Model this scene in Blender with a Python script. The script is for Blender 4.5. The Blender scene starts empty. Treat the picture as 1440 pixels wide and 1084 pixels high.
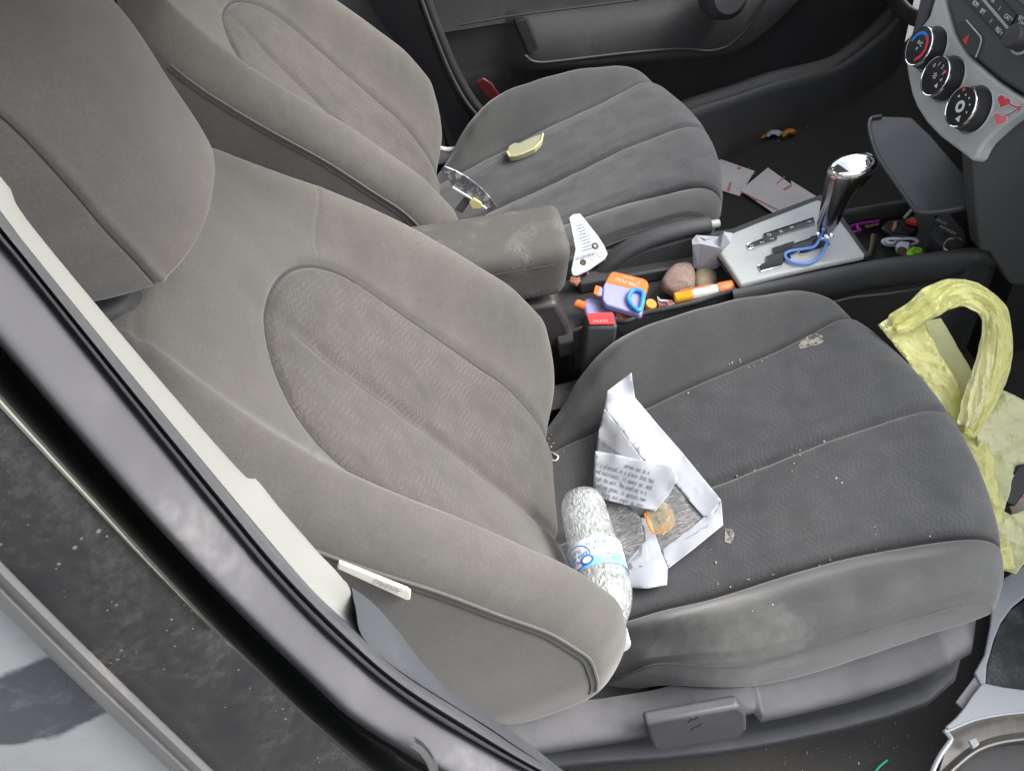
import bpy, bmesh, math, random
import numpy as np
from mathutils import Vector, Matrix, Euler, noise as mnoise
random.seed(7)
S = bpy.context.scene
COL = S.collection
pi = math.pi

# ------------------------------------------------------------------ camera
CAM_LOC = Vector((-0.04494, -0.69923, 0.96970))
CAM_ROT = Euler((math.radians(44.39370), math.radians(5.29318), math.radians(-8.63356)), 'XYZ')
FPX = 1264.39
RM = CAM_ROT.to_matrix()
cam_d = bpy.data.cameras.new('camera')
cam_d.sensor_fit = 'HORIZONTAL'; cam_d.sensor_width = 36.0
cam_d.lens = FPX / 1440 * 36.0
cam_d.clip_start = 0.02; cam_d.clip_end = 500
cam = bpy.data.objects.new('camera', cam_d)
cam.location = CAM_LOC; cam.rotation_euler = CAM_ROT
COL.objects.link(cam); S.camera = cam

def ray(px, py):
    return RM @ Vector(((px - 720) / FPX, -(py - 542) / FPX, -1.0))
def at(px, py, x=None, y=None, z=None):
    """a photo pixel measured on a real plane of the car (x, y or z known in metres)"""
    d = ray(px, py)
    if x is not None: t = (x - CAM_LOC.x) / d.x
    elif y is not None: t = (y - CAM_LOC.y) / d.y
    else: t = (z - CAM_LOC.z) / d.z
    return CAM_LOC + d * t
def atp(px, py, p0, n):
    d = ray(px, py); n = Vector(n); p0 = Vector(p0)
    return CAM_LOC + d * ((p0 - CAM_LOC).dot(n) / d.dot(n))

# ------------------------------------------------------------------ materials
def newmat(name):
    m = bpy.data.materials.new(name); m.use_nodes = True
    nt = m.node_tree; b = nt.nodes['Principled BSDF']
    return m, nt, b
def nd(nt, typ, **kw):
    n = nt.nodes.new(typ)
    for k, v in kw.items():
        if k in n.inputs: n.inputs[k].default_value = v
        else: setattr(n, k, v)
    return n
def mix_col(nt, fac, a, b, blend='MIX'):
    n = nt.nodes.new('ShaderNodeMix'); n.data_type = 'RGBA'; n.blend_type = blend
    for i, v in ((0, fac), (6, a), (7, b)):
        if hasattr(v, 'links'): nt.links.new(v, n.inputs[i])
        else: n.inputs[i].default_value = v if i == 0 else (*v, 1) if len(v) == 3 else v
    return n.outputs[2]
def ramp(nt, fac, a, b, lo=0.0, hi=1.0):
    n = nt.nodes.new('ShaderNodeMapRange'); nt.links.new(fac, n.inputs[0])
    n.inputs[1].default_value = a; n.inputs[2].default_value = b
    n.inputs[3].default_value = lo; n.inputs[4].default_value = hi
    n.interpolation_type = 'SMOOTHSTEP'
    return n.outputs[0]
def math_(nt, op, a, b=None, c=None):
    n = nt.nodes.new('ShaderNodeMath'); n.operation = op
    for i, v in enumerate((a, b, c)):
        if v is None: continue
        if hasattr(v, 'links'): nt.links.new(v, n.inputs[i])
        else: n.inputs[i].default_value = v
    return n.outputs[0]
def noise_(nt, vec, scale, detail=4, rough=.55):
    n = nd(nt, 'ShaderNodeTexNoise'); n.inputs['Scale'].default_value = scale
    n.inputs['Detail'].default_value = detail; n.inputs['Roughness'].default_value = rough
    if vec is not None: nt.links.new(vec, n.inputs['Vector'])
    return n.outputs['Fac']
def objco(nt):
    return nt.nodes.new('ShaderNodeTexCoord').outputs['Object']
def bump(nt, b, h, strength=.3, dist=.001, prev=None):
    n = nt.nodes.new('ShaderNodeBump'); n.inputs['Strength'].default_value = strength
    n.inputs['Distance'].default_value = dist
    nt.links.new(h, n.inputs['Height'])
    if prev is not None: nt.links.new(prev, n.inputs['Normal'])
    nt.links.new(n.outputs[0], b.inputs['Normal'])
    return n.outputs[0]

def simple(name, col, rough=.5, metal=0.0, grain=0.0, gscale=900, dirt=0.0, dirtcol=(.22, .2, .17), dscale=14, spec=.5, var=.0, coat=0.0, specks=0.0):
    """plastic, paint, metal ... with optional moulded grain, dust and wear"""
    m, nt, b = newmat(name)
    b.inputs['Base Color'].default_value = (*col, 1); b.inputs['Roughness'].default_value = rough
    b.inputs['Metallic'].default_value = metal; b.inputs['Specular IOR Level'].default_value = spec
    if coat: b.inputs['Coat Weight'].default_value = coat
    co = objco(nt); c = None
    if var:
        f = noise_(nt, co, 9, 3)
        c = mix_col(nt, ramp(nt, f, .3, .7), tuple(max(0, x * (1 - var)) for x in col), tuple(min(1, x * (1 + var)) for x in col))
    if dirt:
        f = noise_(nt, co, dscale, 6, .65); f2 = noise_(nt, co, dscale * 14, 4, .6)
        k = math_(nt, 'MULTIPLY', ramp(nt, f, .42, .75), ramp(nt, f2, .3, .7))
        k = math_(nt, 'MULTIPLY', k, dirt)
        c = mix_col(nt, k, c if c is not None else col, dirtcol)
        nt.links.new(math_(nt, 'MULTIPLY_ADD', k, .5, rough), b.inputs['Roughness'])
    if specks:
        v = nd(nt, 'ShaderNodeTexVoronoi'); v.inputs['Scale'].default_value = 160; nt.links.new(co, v.inputs['Vector'])
        sz = ramp(nt, noise_(nt, co, 30, 3), .45, .75, 0, .22)
        k = math_(nt, 'MULTIPLY', math_(nt, 'LESS_THAN', v.outputs['Distance'], sz), specks)
        c = mix_col(nt, k, c if c is not None else col, dirtcol)
    if c is not None: nt.links.new(c, b.inputs['Base Color'])
    if grain:
        h = noise_(nt, co, gscale, 2, .5)
        bump(nt, b, h, grain, .0006)
    return m

def fabric(name, col, pattern=False, stain=False, seam=1.0, pk=.55):
    m, nt, b = newmat(name)
    b.inputs['Roughness'].default_value = .92
    b.inputs['Specular IOR Level'].default_value = .25
    b.inputs['Sheen Weight'].default_value = .35
    b.inputs['Sheen Roughness'].default_value = .45
    co = objco(nt)
    uv = nt.nodes.new('ShaderNodeUVMap'); uv.uv_map = 'UVMap'
    sx = nt.nodes.new('ShaderNodeSeparateXYZ'); nt.links.new(uv.outputs[0], sx.inputs[0])
    U, V = sx.outputs[0], sx.outputs[1]
    # wear and grime, in big soft shapes and fine mottling
    f1 = noise_(nt, co, 5.5, 5, .6); f2 = noise_(nt, co, 42, 5, .7); f3 = noise_(nt, co, 420, 2, .5)
    c = mix_col(nt, ramp(nt, f1, .3, .72), tuple(x * .86 for x in col), tuple(x * y * 1.17 for x, y in zip(col, (1.02, 1.0, .96))))
    c = mix_col(nt, ramp(nt, f2, .35, .75, 0, .28), c, tuple(x * 1.5 for x in col))
    c = mix_col(nt, ramp(nt, f3, .2, .8, 0, .5), c, tuple(x * .72 for x in col))
    h = f3
    if pattern:
        a = nt.nodes.new('ShaderNodeAttribute'); a.attribute_name = 'inset'
        # woven dashes: chevrons of short bars, broken up, worn away in places
        P = .024
        tri = math_(nt, 'PINGPONG', U, P / 2)
        w = math_(nt, 'ADD', V, math_(nt, 'MULTIPLY', tri, .9))
        # which way a patch points changes from cell to cell
        cell = nd(nt, 'ShaderNodeTexVoronoi'); cell.inputs['Scale'].default_value = 44
        cm = nt.nodes.new('ShaderNodeCombineXYZ'); nt.links.new(U, cm.inputs[0]); nt.links.new(V, cm.inputs[1])
        nt.links.new(cm.outputs[0], cell.inputs['Vector'])
        sc = nt.nodes.new('ShaderNodeSeparateColor'); nt.links.new(cell.outputs['Color'], sc.inputs[0])
        w2 = math_(nt, 'SUBTRACT', V, math_(nt, 'MULTIPLY', tri, .9))
        wsel = nt.nodes.new('ShaderNodeMix'); wsel.data_type = 'FLOAT'
        nt.links.new(math_(nt, 'GREATER_THAN', sc.outputs[0], .5), wsel.inputs[0])
        nt.links.new(w, wsel.inputs[2]); nt.links.new(w2, wsel.inputs[3]); w = wsel.outputs[0]
        st = math_(nt, 'PINGPONG', w, .0016)
        stripe = ramp(nt, st, .0006, .0011)
        rowid = math_(nt, 'FLOOR', math_(nt, 'DIVIDE', w, .0032))
        ush = math_(nt, 'ADD', U, math_(nt, 'MULTIPLY', rowid, .0023))
        dash = ramp(nt, math_(nt, 'PINGPONG', ush, .0025), .0006, .0010)
        keep = ramp(nt, noise_(nt, cm.outputs[0], 26, 3, .6), .30, .62)
        k = math_(nt, 'MULTIPLY', math_(nt, 'MULTIPLY', stripe, dash), keep)
        k = math_(nt, 'MULTIPLY', k, ramp(nt, a.outputs['Fac'], -.001, -.004, 0, 1))
        c = mix_col(nt, math_(nt, 'MULTIPLY', k, pk), c, tuple(min(1, x * 2.2) for x in col))
        h = math_(nt, 'ADD', math_(nt, 'MULTIPLY', f3, .6), math_(nt, 'MULTIPLY', k, .7))
    if stain:   # dried tide mark on the outer bolster
        mp = nt.nodes.new('ShaderNodeVectorMath'); mp.operation = 'SUBTRACT'; nt.links.new(co, mp.inputs[0]); mp.inputs[1].default_value = (.165, -.235, .31)
        sc2 = nt.nodes.new('ShaderNodeVectorMath'); sc2.operation = 'MULTIPLY'; nt.links.new(mp.outputs[0], sc2.inputs[0]); sc2.inputs[1].default_value = (8.5, 14, 12)
        ln = nt.nodes.new('ShaderNodeVectorMath'); ln.operation = 'LENGTH'; nt.links.new(sc2.outputs[0], ln.inputs[0])
        e = math_(nt, 'ADD', ln.outputs['Value'], math_(nt, 'MULTIPLY', noise_(nt, co, 26, 4, .6), .9))
        k2 = ramp(nt, e, 1.42, 1.18)
        k2 = math_(nt, 'MULTIPLY', k2, ramp(nt, noise_(nt, co, 60, 4), .25, .7, .35, 1))
        c = mix_col(nt, math_(nt, 'MULTIPLY', k2, .50), c, (.15, .148, .138))
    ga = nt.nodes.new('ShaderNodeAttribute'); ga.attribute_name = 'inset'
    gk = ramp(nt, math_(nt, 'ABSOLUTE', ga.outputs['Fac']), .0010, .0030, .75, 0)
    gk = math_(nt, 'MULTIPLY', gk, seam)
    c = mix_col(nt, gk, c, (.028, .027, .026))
    # lint
    v = nd(nt, 'ShaderNodeTexVoronoi'); v.inputs['Scale'].default_value = 75; nt.links.new(co, v.inputs['Vector'])
    lint = math_(nt, 'LESS_THAN', v.outputs['Distance'], ramp(nt, noise_(nt, co, 60, 2), .62, .8, 0, .10))
    c = mix_col(nt, math_(nt, 'MULTIPLY', lint, .6), c, (.45, .42, .36))
    nt.links.new(c, b.inputs['Base Color'])
    # fine knit ribs plus mottled nap
    rib = math_(nt, 'SINE', math_(nt, 'MULTIPLY', math_(nt, 'ADD', U, V), 2900))
    h = math_(nt, 'ADD', h, math_(nt, 'MULTIPLY', rib, .10))
    bp = bump(nt, b, h, .40, .0006)
    bump(nt, b, noise_(nt, co, 13, 2, .45), .16, .006, bp)
    return m

FAB = (.150, .143, .134)
M = {}
M['fab'] = fabric('seat_fabric', (.098, .094, .088))
M['fabh'] = fabric('headrest_fabric', (.132, .123, .118), seam=0.0)
M['fabp'] = fabric('seat_fabric_patterned', (.066, .062, .058), True)
M['fabc'] = fabric('cushion_fabric', (.072, .074, .076), stain=True)
M['fab0'] = fabric('backrest_piping', (.104, .100, .094), seam=0.0)
M['fabd'] = fabric('cushion_piping', (.071, .072, .073), seam=0.0)
M['fabcp'] = fabric('cushion_fabric_patterned', (.063, .065, .069), True, pk=.36)
M['fabseam'] = simple('seam_thread', (.045, .042, .04), .9)
M['plas'] = simple('grey_grained_plastic', (.044, .044, .051), .42, grain=.4, gscale=1500, dirt=.30, dirtcol=(.13, .128, .125))
def pale_top(name, col, dust, rough=.45, lo=.15, hi=.75):
    # moulded plastic, paler on the faces that point up
    m, nt, b = newmat(name); co = objco(nt)
    g = nt.nodes.new('ShaderNodeNewGeometry'); sx = nt.nodes.new('ShaderNodeSeparateXYZ'); nt.links.new(g.outputs['Normal'], sx.inputs[0])
    k = math_(nt, 'MULTIPLY', ramp(nt, sx.outputs[2], lo, hi), ramp(nt, noise_(nt, co, 17, 5, .6), .2, .75, .55, 1))
    c = mix_col(nt, k, col, dust)
    v = noise_(nt, co, 60, 5, .7); c = mix_col(nt, ramp(nt, v, .60, .85, 0, .12), c, tuple(x * 1.2 for x in dust))
    nt.links.new(c, b.inputs['Base Color']); nt.links.new(math_(nt, 'MULTIPLY_ADD', k, .25, rough), b.inputs['Roughness'])
    bump(nt, b, noise_(nt, co, 1400, 2, .5), .4, .0006)
    return m
M['trim'] = pale_top('pale_topped_black_trim', (.020, .022, .026), (.115, .113, .122))
M['dark'] = simple('black_grained_plastic', (.042, .043, .046), .54, grain=.45, gscale=1500, dirt=.35, dirtcol=(.09, .085, .075))
M['black'] = simple('matt_black', (.016, .016, .017), .6)
M['carpet'] = simple('carpet', (.055, .053, .051), 1.0, grain=1, gscale=700, dirt=.35, dirtcol=(.06, .054, .046), dscale=9, spec=.1)
M['chrome'] = simple('chrome', (.82, .83, .85), .06, 1.0)
M['chromed'] = simple('smoked_chrome', (.30, .30, .31), .16, 1.0)
M['silver'] = simple('silver_painted_plastic', (.46, .48, .475), .34, .0, dirt=.35, dirtcol=(.25, .25, .24), dscale=8)
M['white'] = simple('white_plastic', (.50, .51, .49), .45, dirt=.12, dirtcol=(.4, .38, .34))
M['paper'] = simple('paper', (.46, .48, .52), .8, spec=.2, grain=.15, gscale=200)
M['paperg'] = simple('printed_grey_paper', (.40, .41, .43), .8, spec=.2)
M['ink'] = simple('ink', (.20, .20, .215), .8)
M['pinkink'] = simple('pink_ink', (.75, .30, .28), .8)

# ------------------------------------------------------------------ object helpers
def link(o, parent=None):
    COL.objects.link(o)
    if parent is not None: o.parent = parent
    return o
def tag(o, label=None, cat=None, group=None, kind=None):
    if label: o['label'] = label
    if cat: o['category'] = cat
    if group: o['group'] = group
    if kind: o['kind'] = kind
    return o
def thing(name, loc, label, cat, group=None):
    o = bpy.data.objects.new(name, None); o.empty_display_size = .02
    o.location = loc; COL.objects.link(o)
    return tag(o, label, cat, group)
def origin(p):
    v = Vector((0, 0, 0))
    while p is not None:
        v += Vector(p.location); p = p.parent
    return v
def mk(name, verts, faces, mat, parent=None, smooth=True, uvs=None, bevel=0, subd=0, solid=0, loc=None, mats=None, midx=None):
    """one mesh object; verts in world metres"""
    verts = [Vector(v) for v in verts]
    if parent is not None: base = origin(parent); lo = Vector((0, 0, 0))
    else:
        if loc is None:
            c = sum(verts, Vector()) / len(verts); loc = Vector((c.x, c.y, min(v.z for v in verts)))
        base = Vector(loc); lo = base
    me = bpy.data.meshes.new(name)
    me.from_pydata([tuple(v - base) for v in verts], [], faces)
    if uvs is not None:
        l = me.uv_layers.new(name='UVMap')
        idx = np.empty(len(me.loops), dtype=np.int32); me.loops.foreach_get('vertex_index', idx)
        l.data.foreach_set('uv', np.asarray(uvs, dtype=np.float32)[idx].ravel())
    me.materials.append(mat)
    for x in (mats or []): me.materials.append(x)
    if midx is not None: me.polygons.foreach_set('material_index', np.asarray(midx, dtype=np.int32))
    if smooth: me.polygons.foreach_set('use_smooth', np.ones(len(me.polygons), dtype=bool))
    o = bpy.data.objects.new(name, me); o.location = lo
    link(o, parent)
    if solid:
        s = o.modifiers.new('solid', 'SOLIDIFY'); s.thickness = solid; s.offset = 0
    if bevel:
        bv = o.modifiers.new('bevel', 'BEVEL'); bv.width = bevel; bv.segments = 3; bv.limit_method = 'ANGLE'; bv.angle_limit = math.radians(35); bv.harden_normals = False
    if subd:
        s = o.modifiers.new('subd', 'SUBSURF'); s.levels = subd; s.render_levels = subd
    if smooth and (bevel or not subd):
        try: me.set_sharp_from_angle(angle=math.radians(50))
        except Exception: pass
    return o
def grid(nu, nv, closed_u=False, closed_v=False, off=0):
    f = []
    for j in range(nv if closed_v else nv - 1):
        for i in range(nu if closed_u else nu - 1):
            i2 = (i + 1) % nu; j2 = (j + 1) % nv
            f.append((off + j * nu + i, off + j * nu + i2, off + j2 * nu + i2, off + j2 * nu + i))
    return f
class MB:
    def __init__(s): s.v = []; s.f = []
    def add(s, v, f):
        o = len(s.v); s.v += [Vector(x) for x in v]; s.f += [tuple(o + i for i in q) for q in f]; return s
    def box(s, c, d, rot=None):
        c = Vector(c); R_ = rot if rot is not None else Matrix.Identity(3)
        vs = [c + R_ @ Vector((sx * d[0] / 2, sy * d[1] / 2, sz * d[2] / 2)) for sz in (-1, 1) for sy in (-1, 1) for sx in (-1, 1)]
        return s.add(vs, [(0, 2, 3, 1), (4, 5, 7, 6), (0, 1, 5, 4), (2, 6, 7, 3), (0, 4, 6, 2), (1, 3, 7, 5)])
    def prism(s, pts, vec):
        pts = [Vector(p) for p in pts]; vec = Vector(vec); n = len(pts)
        # newell normal so that the outside is outside
        nn = Vector()
        for i in range(n):
            a, b = pts[i], pts[(i + 1) % n]; nn += a.cross(b)
        if nn.dot(vec) > 0: pts = pts[::-1]
        f = [tuple(range(n)), tuple(range(2 * n - 1, n - 1, -1))]
        f += [(i, i + n, (i + 1) % n + n, (i + 1) % n) for i in range(n)]
        return s.add(pts + [p + vec for p in pts], f)
    def tube(s, pts, r, seg=10, sm=0, cap=True, flat=1.0, up=None):
        pts = [Vector(p) for p in pts]
        rs = list(r) if hasattr(r, '__len__') else [r] * len(pts)
        if sm:
            t = np.arange(len(pts)); tt = np.linspace(0, len(pts) - 1, (len(pts) - 1) * sm + 1)
            arr = np.array([tuple(p) for p in pts])
            pts = [Vector(x) for x in np.stack([spline(t, arr[:, k], tt) for k in range(3)], 1)]
            rs = list(np.interp(tt, t, rs))
        n = len(pts); rings = []
        T0 = (pts[1] - pts[0]).normalized()
        N = Vector(up) if up is not None else (Vector((0, 0, 1)) if abs(T0.z) < .9 else Vector((1, 0, 0)))
        for i in range(n):
            T = (pts[min(i + 1, n - 1)] - pts[max(i - 1, 0)]).normalized()
            N = (N - T * N.dot(T)).normalized(); B = T.cross(N)
            rings += [pts[i] + (N * math.cos(a) * flat + B * math.sin(a)) * rs[i] for a in [2 * pi * k / seg for k in range(seg)]]
        f = grid(seg, n, True)
        if cap: f += [tuple(range(seg - 1, -1, -1)), tuple(range((n - 1) * seg, n * seg))]
        return s.add(rings, f)
    def lathe(s, prof, p0, axis, seg=32, capends=True):
        """prof: (radius, height) along the axis from p0"""
        p0 = Vector(p0); A = Vector(axis).normalized()
        N = A.orthogonal().normalized(); B = A.cross(N)
        vs = [p0 + A * h + (N * math.cos(2 * pi * k / seg) + B * math.sin(2 * pi * k / seg)) * r for r, h in prof for k in range(seg)]
        f = grid(seg, len(prof), True)
        if capends: f += [tuple(range(seg - 1, -1, -1)), tuple(range((len(prof) - 1) * seg, len(prof) * seg))]
        return s.add(vs, f)
    def build(s, name, mat, parent=None, **kw):
        return mk(name, s.v, s.f, mat, parent, **kw)
def spline(x, y, xx):
    """monotone cubic through the points (no overshoot)"""
    x = np.asarray(x, float); y = np.asarray(y, float); xx = np.asarray(xx, float)
    h = np.diff(x); d = np.diff(y) / h; m = np.zeros_like(y)
    if len(x) == 2: return np.interp(xx, x, y)
    for i in range(1, len(x) - 1):
        if d[i - 1] * d[i] > 0:
            w1 = 2 * h[i] + h[i - 1]; w2 = h[i] + 2 * h[i - 1]
            m[i] = (w1 + w2) / (w1 / d[i - 1] + w2 / d[i])
    m[0] = d[0]; m[-1] = d[-1]
    i = np.clip(np.searchsorted(x, xx) - 1, 0, len(x) - 2)
    t = np.clip((xx - x[i]) / h[i], -.5, 1.5)
    return (2*t**3-3*t**2+1)*y[i] + (t**3-2*t**2+t)*h[i]*m[i] + (-2*t**3+3*t**2)*y[i+1] + (t**3-t**2)*h[i]*m[i+1]
def cat(pts, n=8, closed=False):
    """smooth curve through points (Catmull-Rom)"""
    P = [Vector(p) for p in pts]; N = len(P); out = []
    for i in range(N if closed else N - 1):
        if closed: a, b, c, d = P[i - 1], P[i], P[(i + 1) % N], P[(i + 2) % N]
        else: a, b, c, d = P[max(i - 1, 0)], P[i], P[i + 1], P[min(i + 2, N - 1)]
        for k in range(n):
            t = k / n
            out.append(.5 * ((2 * b) + (c - a) * t + (2 * a - 5 * b + 4 * c - d) * t * t + (3 * b - a - 3 * c + d) * t ** 3))
    if not closed: out.append(P[-1])
    return out
def text(name, s, size, p, xdir, ydir, mat, parent, depth=.0003, align='CENTER', shear=0, sx=1.0):
    """raised lettering: baseline direction xdir, letter-up ydir"""
    cu = bpy.data.curves.new(name, 'FONT'); cu.body = s; cu.size = size; cu.align_x = align; cu.align_y = 'CENTER'
    cu.extrude = depth / 2; cu.resolution_u = 3; cu.shear = shear
    tmp = bpy.data.objects.new('tmp', cu); COL.objects.link(tmp)
    bpy.context.view_layer.update()
    dg = bpy.context.evaluated_depsgraph_get()
    me = bpy.data.meshes.new_from_object(tmp.evaluated_get(dg)); me.name = name
    bpy.data.objects.remove(tmp); bpy.data.curves.remove(cu)
    X = Vector(xdir).normalized(); Y = Vector(ydir); Y = (Y - X * Y.dot(X)).normalized(); Z = X.cross(Y)
    Mx = Matrix(((X.x * sx, Y.x, Z.x), (X.y * sx, Y.y, Z.y), (X.z * sx, Y.z, Z.z))).to_4x4()
    Mx.translation = Vector(p) + Z * depth * .5 - (origin(parent) if parent else Vector())
    me.transform(Mx); me.materials.clear(); me.materials.append(mat)
    o = bpy.data.objects.new(name, me); link(o, parent)
    return o
def copy_tree(o, parent=None):
    c = o.copy(); COL.objects.link(c)
    if parent is not None: c.parent = parent
    for ch in list(o.children): copy_tree(ch, c)
    return c
def joinmesh(objs, name):
    """merge letter meshes of one printed block into one object (same parent, same material)"""
    bm = bmesh.new()
    for o in objs: bm.from_mesh(o.data)
    me = bpy.data.meshes.new(name); bm.to_mesh(me); bm.free()
    me.materials.append(objs[0].data.materials[0])
    n = bpy.data.objects.new(name, me); link(n, objs[0].parent)
    for o in objs: bpy.data.objects.remove(o)
    return n
# ------------------------------------------------------------------ seats
def surf_parts(parent, main, ins, P, g, uv, mat_main, mat_ins, closed=True):
    """closed grid P[v,u,3]; faces with g<0 become the inset part. Smooth normals are shared so that no edge shows."""
    nv, nu, _ = P.shape
    du = np.roll(P, -1, 1) - np.roll(P, 1, 1)
    dv = np.empty_like(P); dv[1:-1] = P[2:] - P[:-2]; dv[0] = P[1] - P[0]; dv[-1] = P[-1] - P[-2]
    N = np.cross(du, dv); N /= np.maximum(np.linalg.norm(N, axis=2, keepdims=True), 1e-12)
    ctr = P.reshape(-1, 3).mean(0)
    if ((P - ctr) * N).sum() < 0: N = -N; flip = True
    else: flip = False
    F = np.array(grid(nu, nv, True))
    if flip: F = F[:, ::-1]
    gf = g.ravel()[F].mean(1)
    out = []
    par = parent
    for nm, sel, mt in ((main, gf >= 0, mat_main), (ins, gf < 0, mat_ins)):
        f = F[sel]
        if len(f) == 0: continue
        ids = np.unique(f); remap = -np.ones(nu * nv, int); remap[ids] = np.arange(len(ids))
        me_v = P.reshape(-1, 3)[ids]
        o = mk(nm, me_v, [tuple(int(i) for i in q) for q in remap[f]], mt, par, uvs=uv.reshape(-1, 2)[ids])
        me = o.data
        at_ = me.attributes.new('inset', 'FLOAT', 'POINT'); at_.data.foreach_set('value', g.ravel()[ids].astype(np.float32))
        me.normals_split_custom_set_from_vertices([tuple(x) for x in N.reshape(-1, 3)[ids]])
        out.append(o)
        if par is parent: par = o
    return out

def cross(knots_u, arrs, uu):
    return [spline(knots_u, a, uu) for a in arrs]

def groove(d, w, depth): return -depth * np.exp(-(d / w) ** 2)

AX = np.array([-.5, 0, .8660]); NX = np.array([.8660, 0, .5])
def make_backrest(root):
    s_k = [-.11, -.05, .03, .10, .156, .234, .304, .38, .45, .52, .58, .64]
    cr = [.02, .078, .108, .121, .121, .108, .092, .068, .046, .028, .016, .010]
    ns = [-.02, .028, .048, .053, .046, .036, .028, .021, .015, .011, .007, .004]
    nc = [-.03, -.004, .003, .005, .006, .007, .006, .004, .004, .004, .003, .002]
    Wk = [.25, .258, .264, .264, .264, .264, .262, .258, .248, .232, .210, .172]
    nv = 250; sv = np.linspace(-.11, .625, nv)
    CR, NS, NC, W = [spline(s_k, a, sv) for a in (cr, ns, nc, Wk)]
    ku = [0, .34, .56, .72, .86, 1.0]
    half = np.concatenate([np.linspace(0, .34, 52, endpoint=False), np.linspace(.34, .72, 62, endpoint=False), np.linspace(.72, 1, 22)])
    nu_h = len(half); P = np.zeros((nv, 2 * nu_h - 2, 3)); G = np.ones((nv, 2 * nu_h - 2)); UV = np.zeros((nv, 2 * nu_h - 2, 2))
    for j in range(nv):
        s = sv[j]; w = W[j]; ysm = .152 if s < .36 else .152
        ysm = -.012 * math.log(math.exp(-.152 / .012) + math.exp(-w * .66 / .012)) + .004
        y = spline(ku, [0, ysm, w - .040, w, w - .012, 0], half)
        n = spline(ku, [NC[j], NS[j], CR[j], CR[j] - .050, -.085, -.105], half)
        n0 = n.copy()
        # seams and pleats
        front = half < .72
        ya = np.abs(y)
        if s > .36: g = (np.sqrt((ya / .152) ** 2 + ((s - .36) / .116) ** 2) - 1) * .12
        else: g = ya - .152
        g = np.where(front, g, 1.0)
        puff = .006 * np.clip(np.minimum(np.abs(g), .03) / .03, 0, 1) ** .6
        n = n + np.where(front, puff, 0)
        n += np.where(front, groove(g, .0042, .0065), 0)
        n += np.where(front & (g < 0), groove(ya - .004, .006, .0055) * np.clip((.46 - s) / .06, 0, 1), 0)
        sh = .416 + np.clip(ya - .135, 0, 1) * .55
        n += np.where(front & (g > 0), groove(s - sh, .0026, .0024) * np.clip((g - .002) / .02, 0, 1), 0)
        # stitched flap seam over the shoulder, near the top
        n += np.where(front, groove(s - .607, .003, .003), 0)
        # soft irregular stuffing
        # side piping
        f = 1.0
        if s > .575: t = (s - .575) / .0502; f = max(1 - t ** 2.4, 0) ** (1 / 2.4)
        if s < -.055: t = (-.055 - s) / .0552; f = max(1 - t ** 2.2, 0) ** (1 / 2.2)
        nm = -.045; n = nm + (n - nm) * max(f, .02)
        yy = y * (.80 + .20 * max(f, 0))
        bias = .085 * np.clip((ya - .13) / .09, 0, 1) * np.clip(1 - (s + .11) / .22, 0, 1)
        ss = s + bias - (.045 * np.clip((ya - .10) / .12, 0, 1) ** 2) * np.clip((s - .45) / .17, 0, 1)
        for sgn, idx in ((1, np.arange(nu_h)), (-1, (-np.arange(nu_h)) % (2 * nu_h - 2))):
            P[j, idx] = ss[:, None] * AX + n[:, None] * NX + np.stack([0 * y, sgn * yy, 0 * y], 1)
            G[j, idx] = g; UV[j, idx, 0] = sgn * y * 1.0; UV[j, idx, 1] = s
    # gentle lumps so the foam is not machine-perfect
    for j in range(nv):
        for i in range(0, P.shape[1]):
            p = P[j, i]
            P[j, i] += NX * .0022 * mnoise.noise(Vector((p[0] * 9, p[1] * 9, p[2] * 9 + 3)))
    base = np.zeros(3)
    o = surf_parts(root, 'backrest', 'backrest_inset', P + base, G, UV, M['fab'], M['fabp'])
    # piping: the double-stitched outer edge of each bolster
    col = int(np.argmin(np.abs(half - .715)))
    for sgn in (1, -1):
        i = col if sgn == 1 else (2 * nu_h - 2 - col)
        pts = [Vector(P[j, i] + base) + Vector((0, sgn * .0005, 0)) for j in range(24, 225, 4)]
        MB().tube(pts, .0018, 6).build('piping', M['fab0'], o[0])
        i2 = i + (1 if sgn == 1 else -1)
        pts = [Vector(P[j, i2] + base) + Vector((0, sgn * .0003, 0)) for j in range(24, 225, 4)]
        MB().tube(pts, .0007, 5).build('stitching', M['fabseam'], o[0])
    return o[0], P, half

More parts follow.
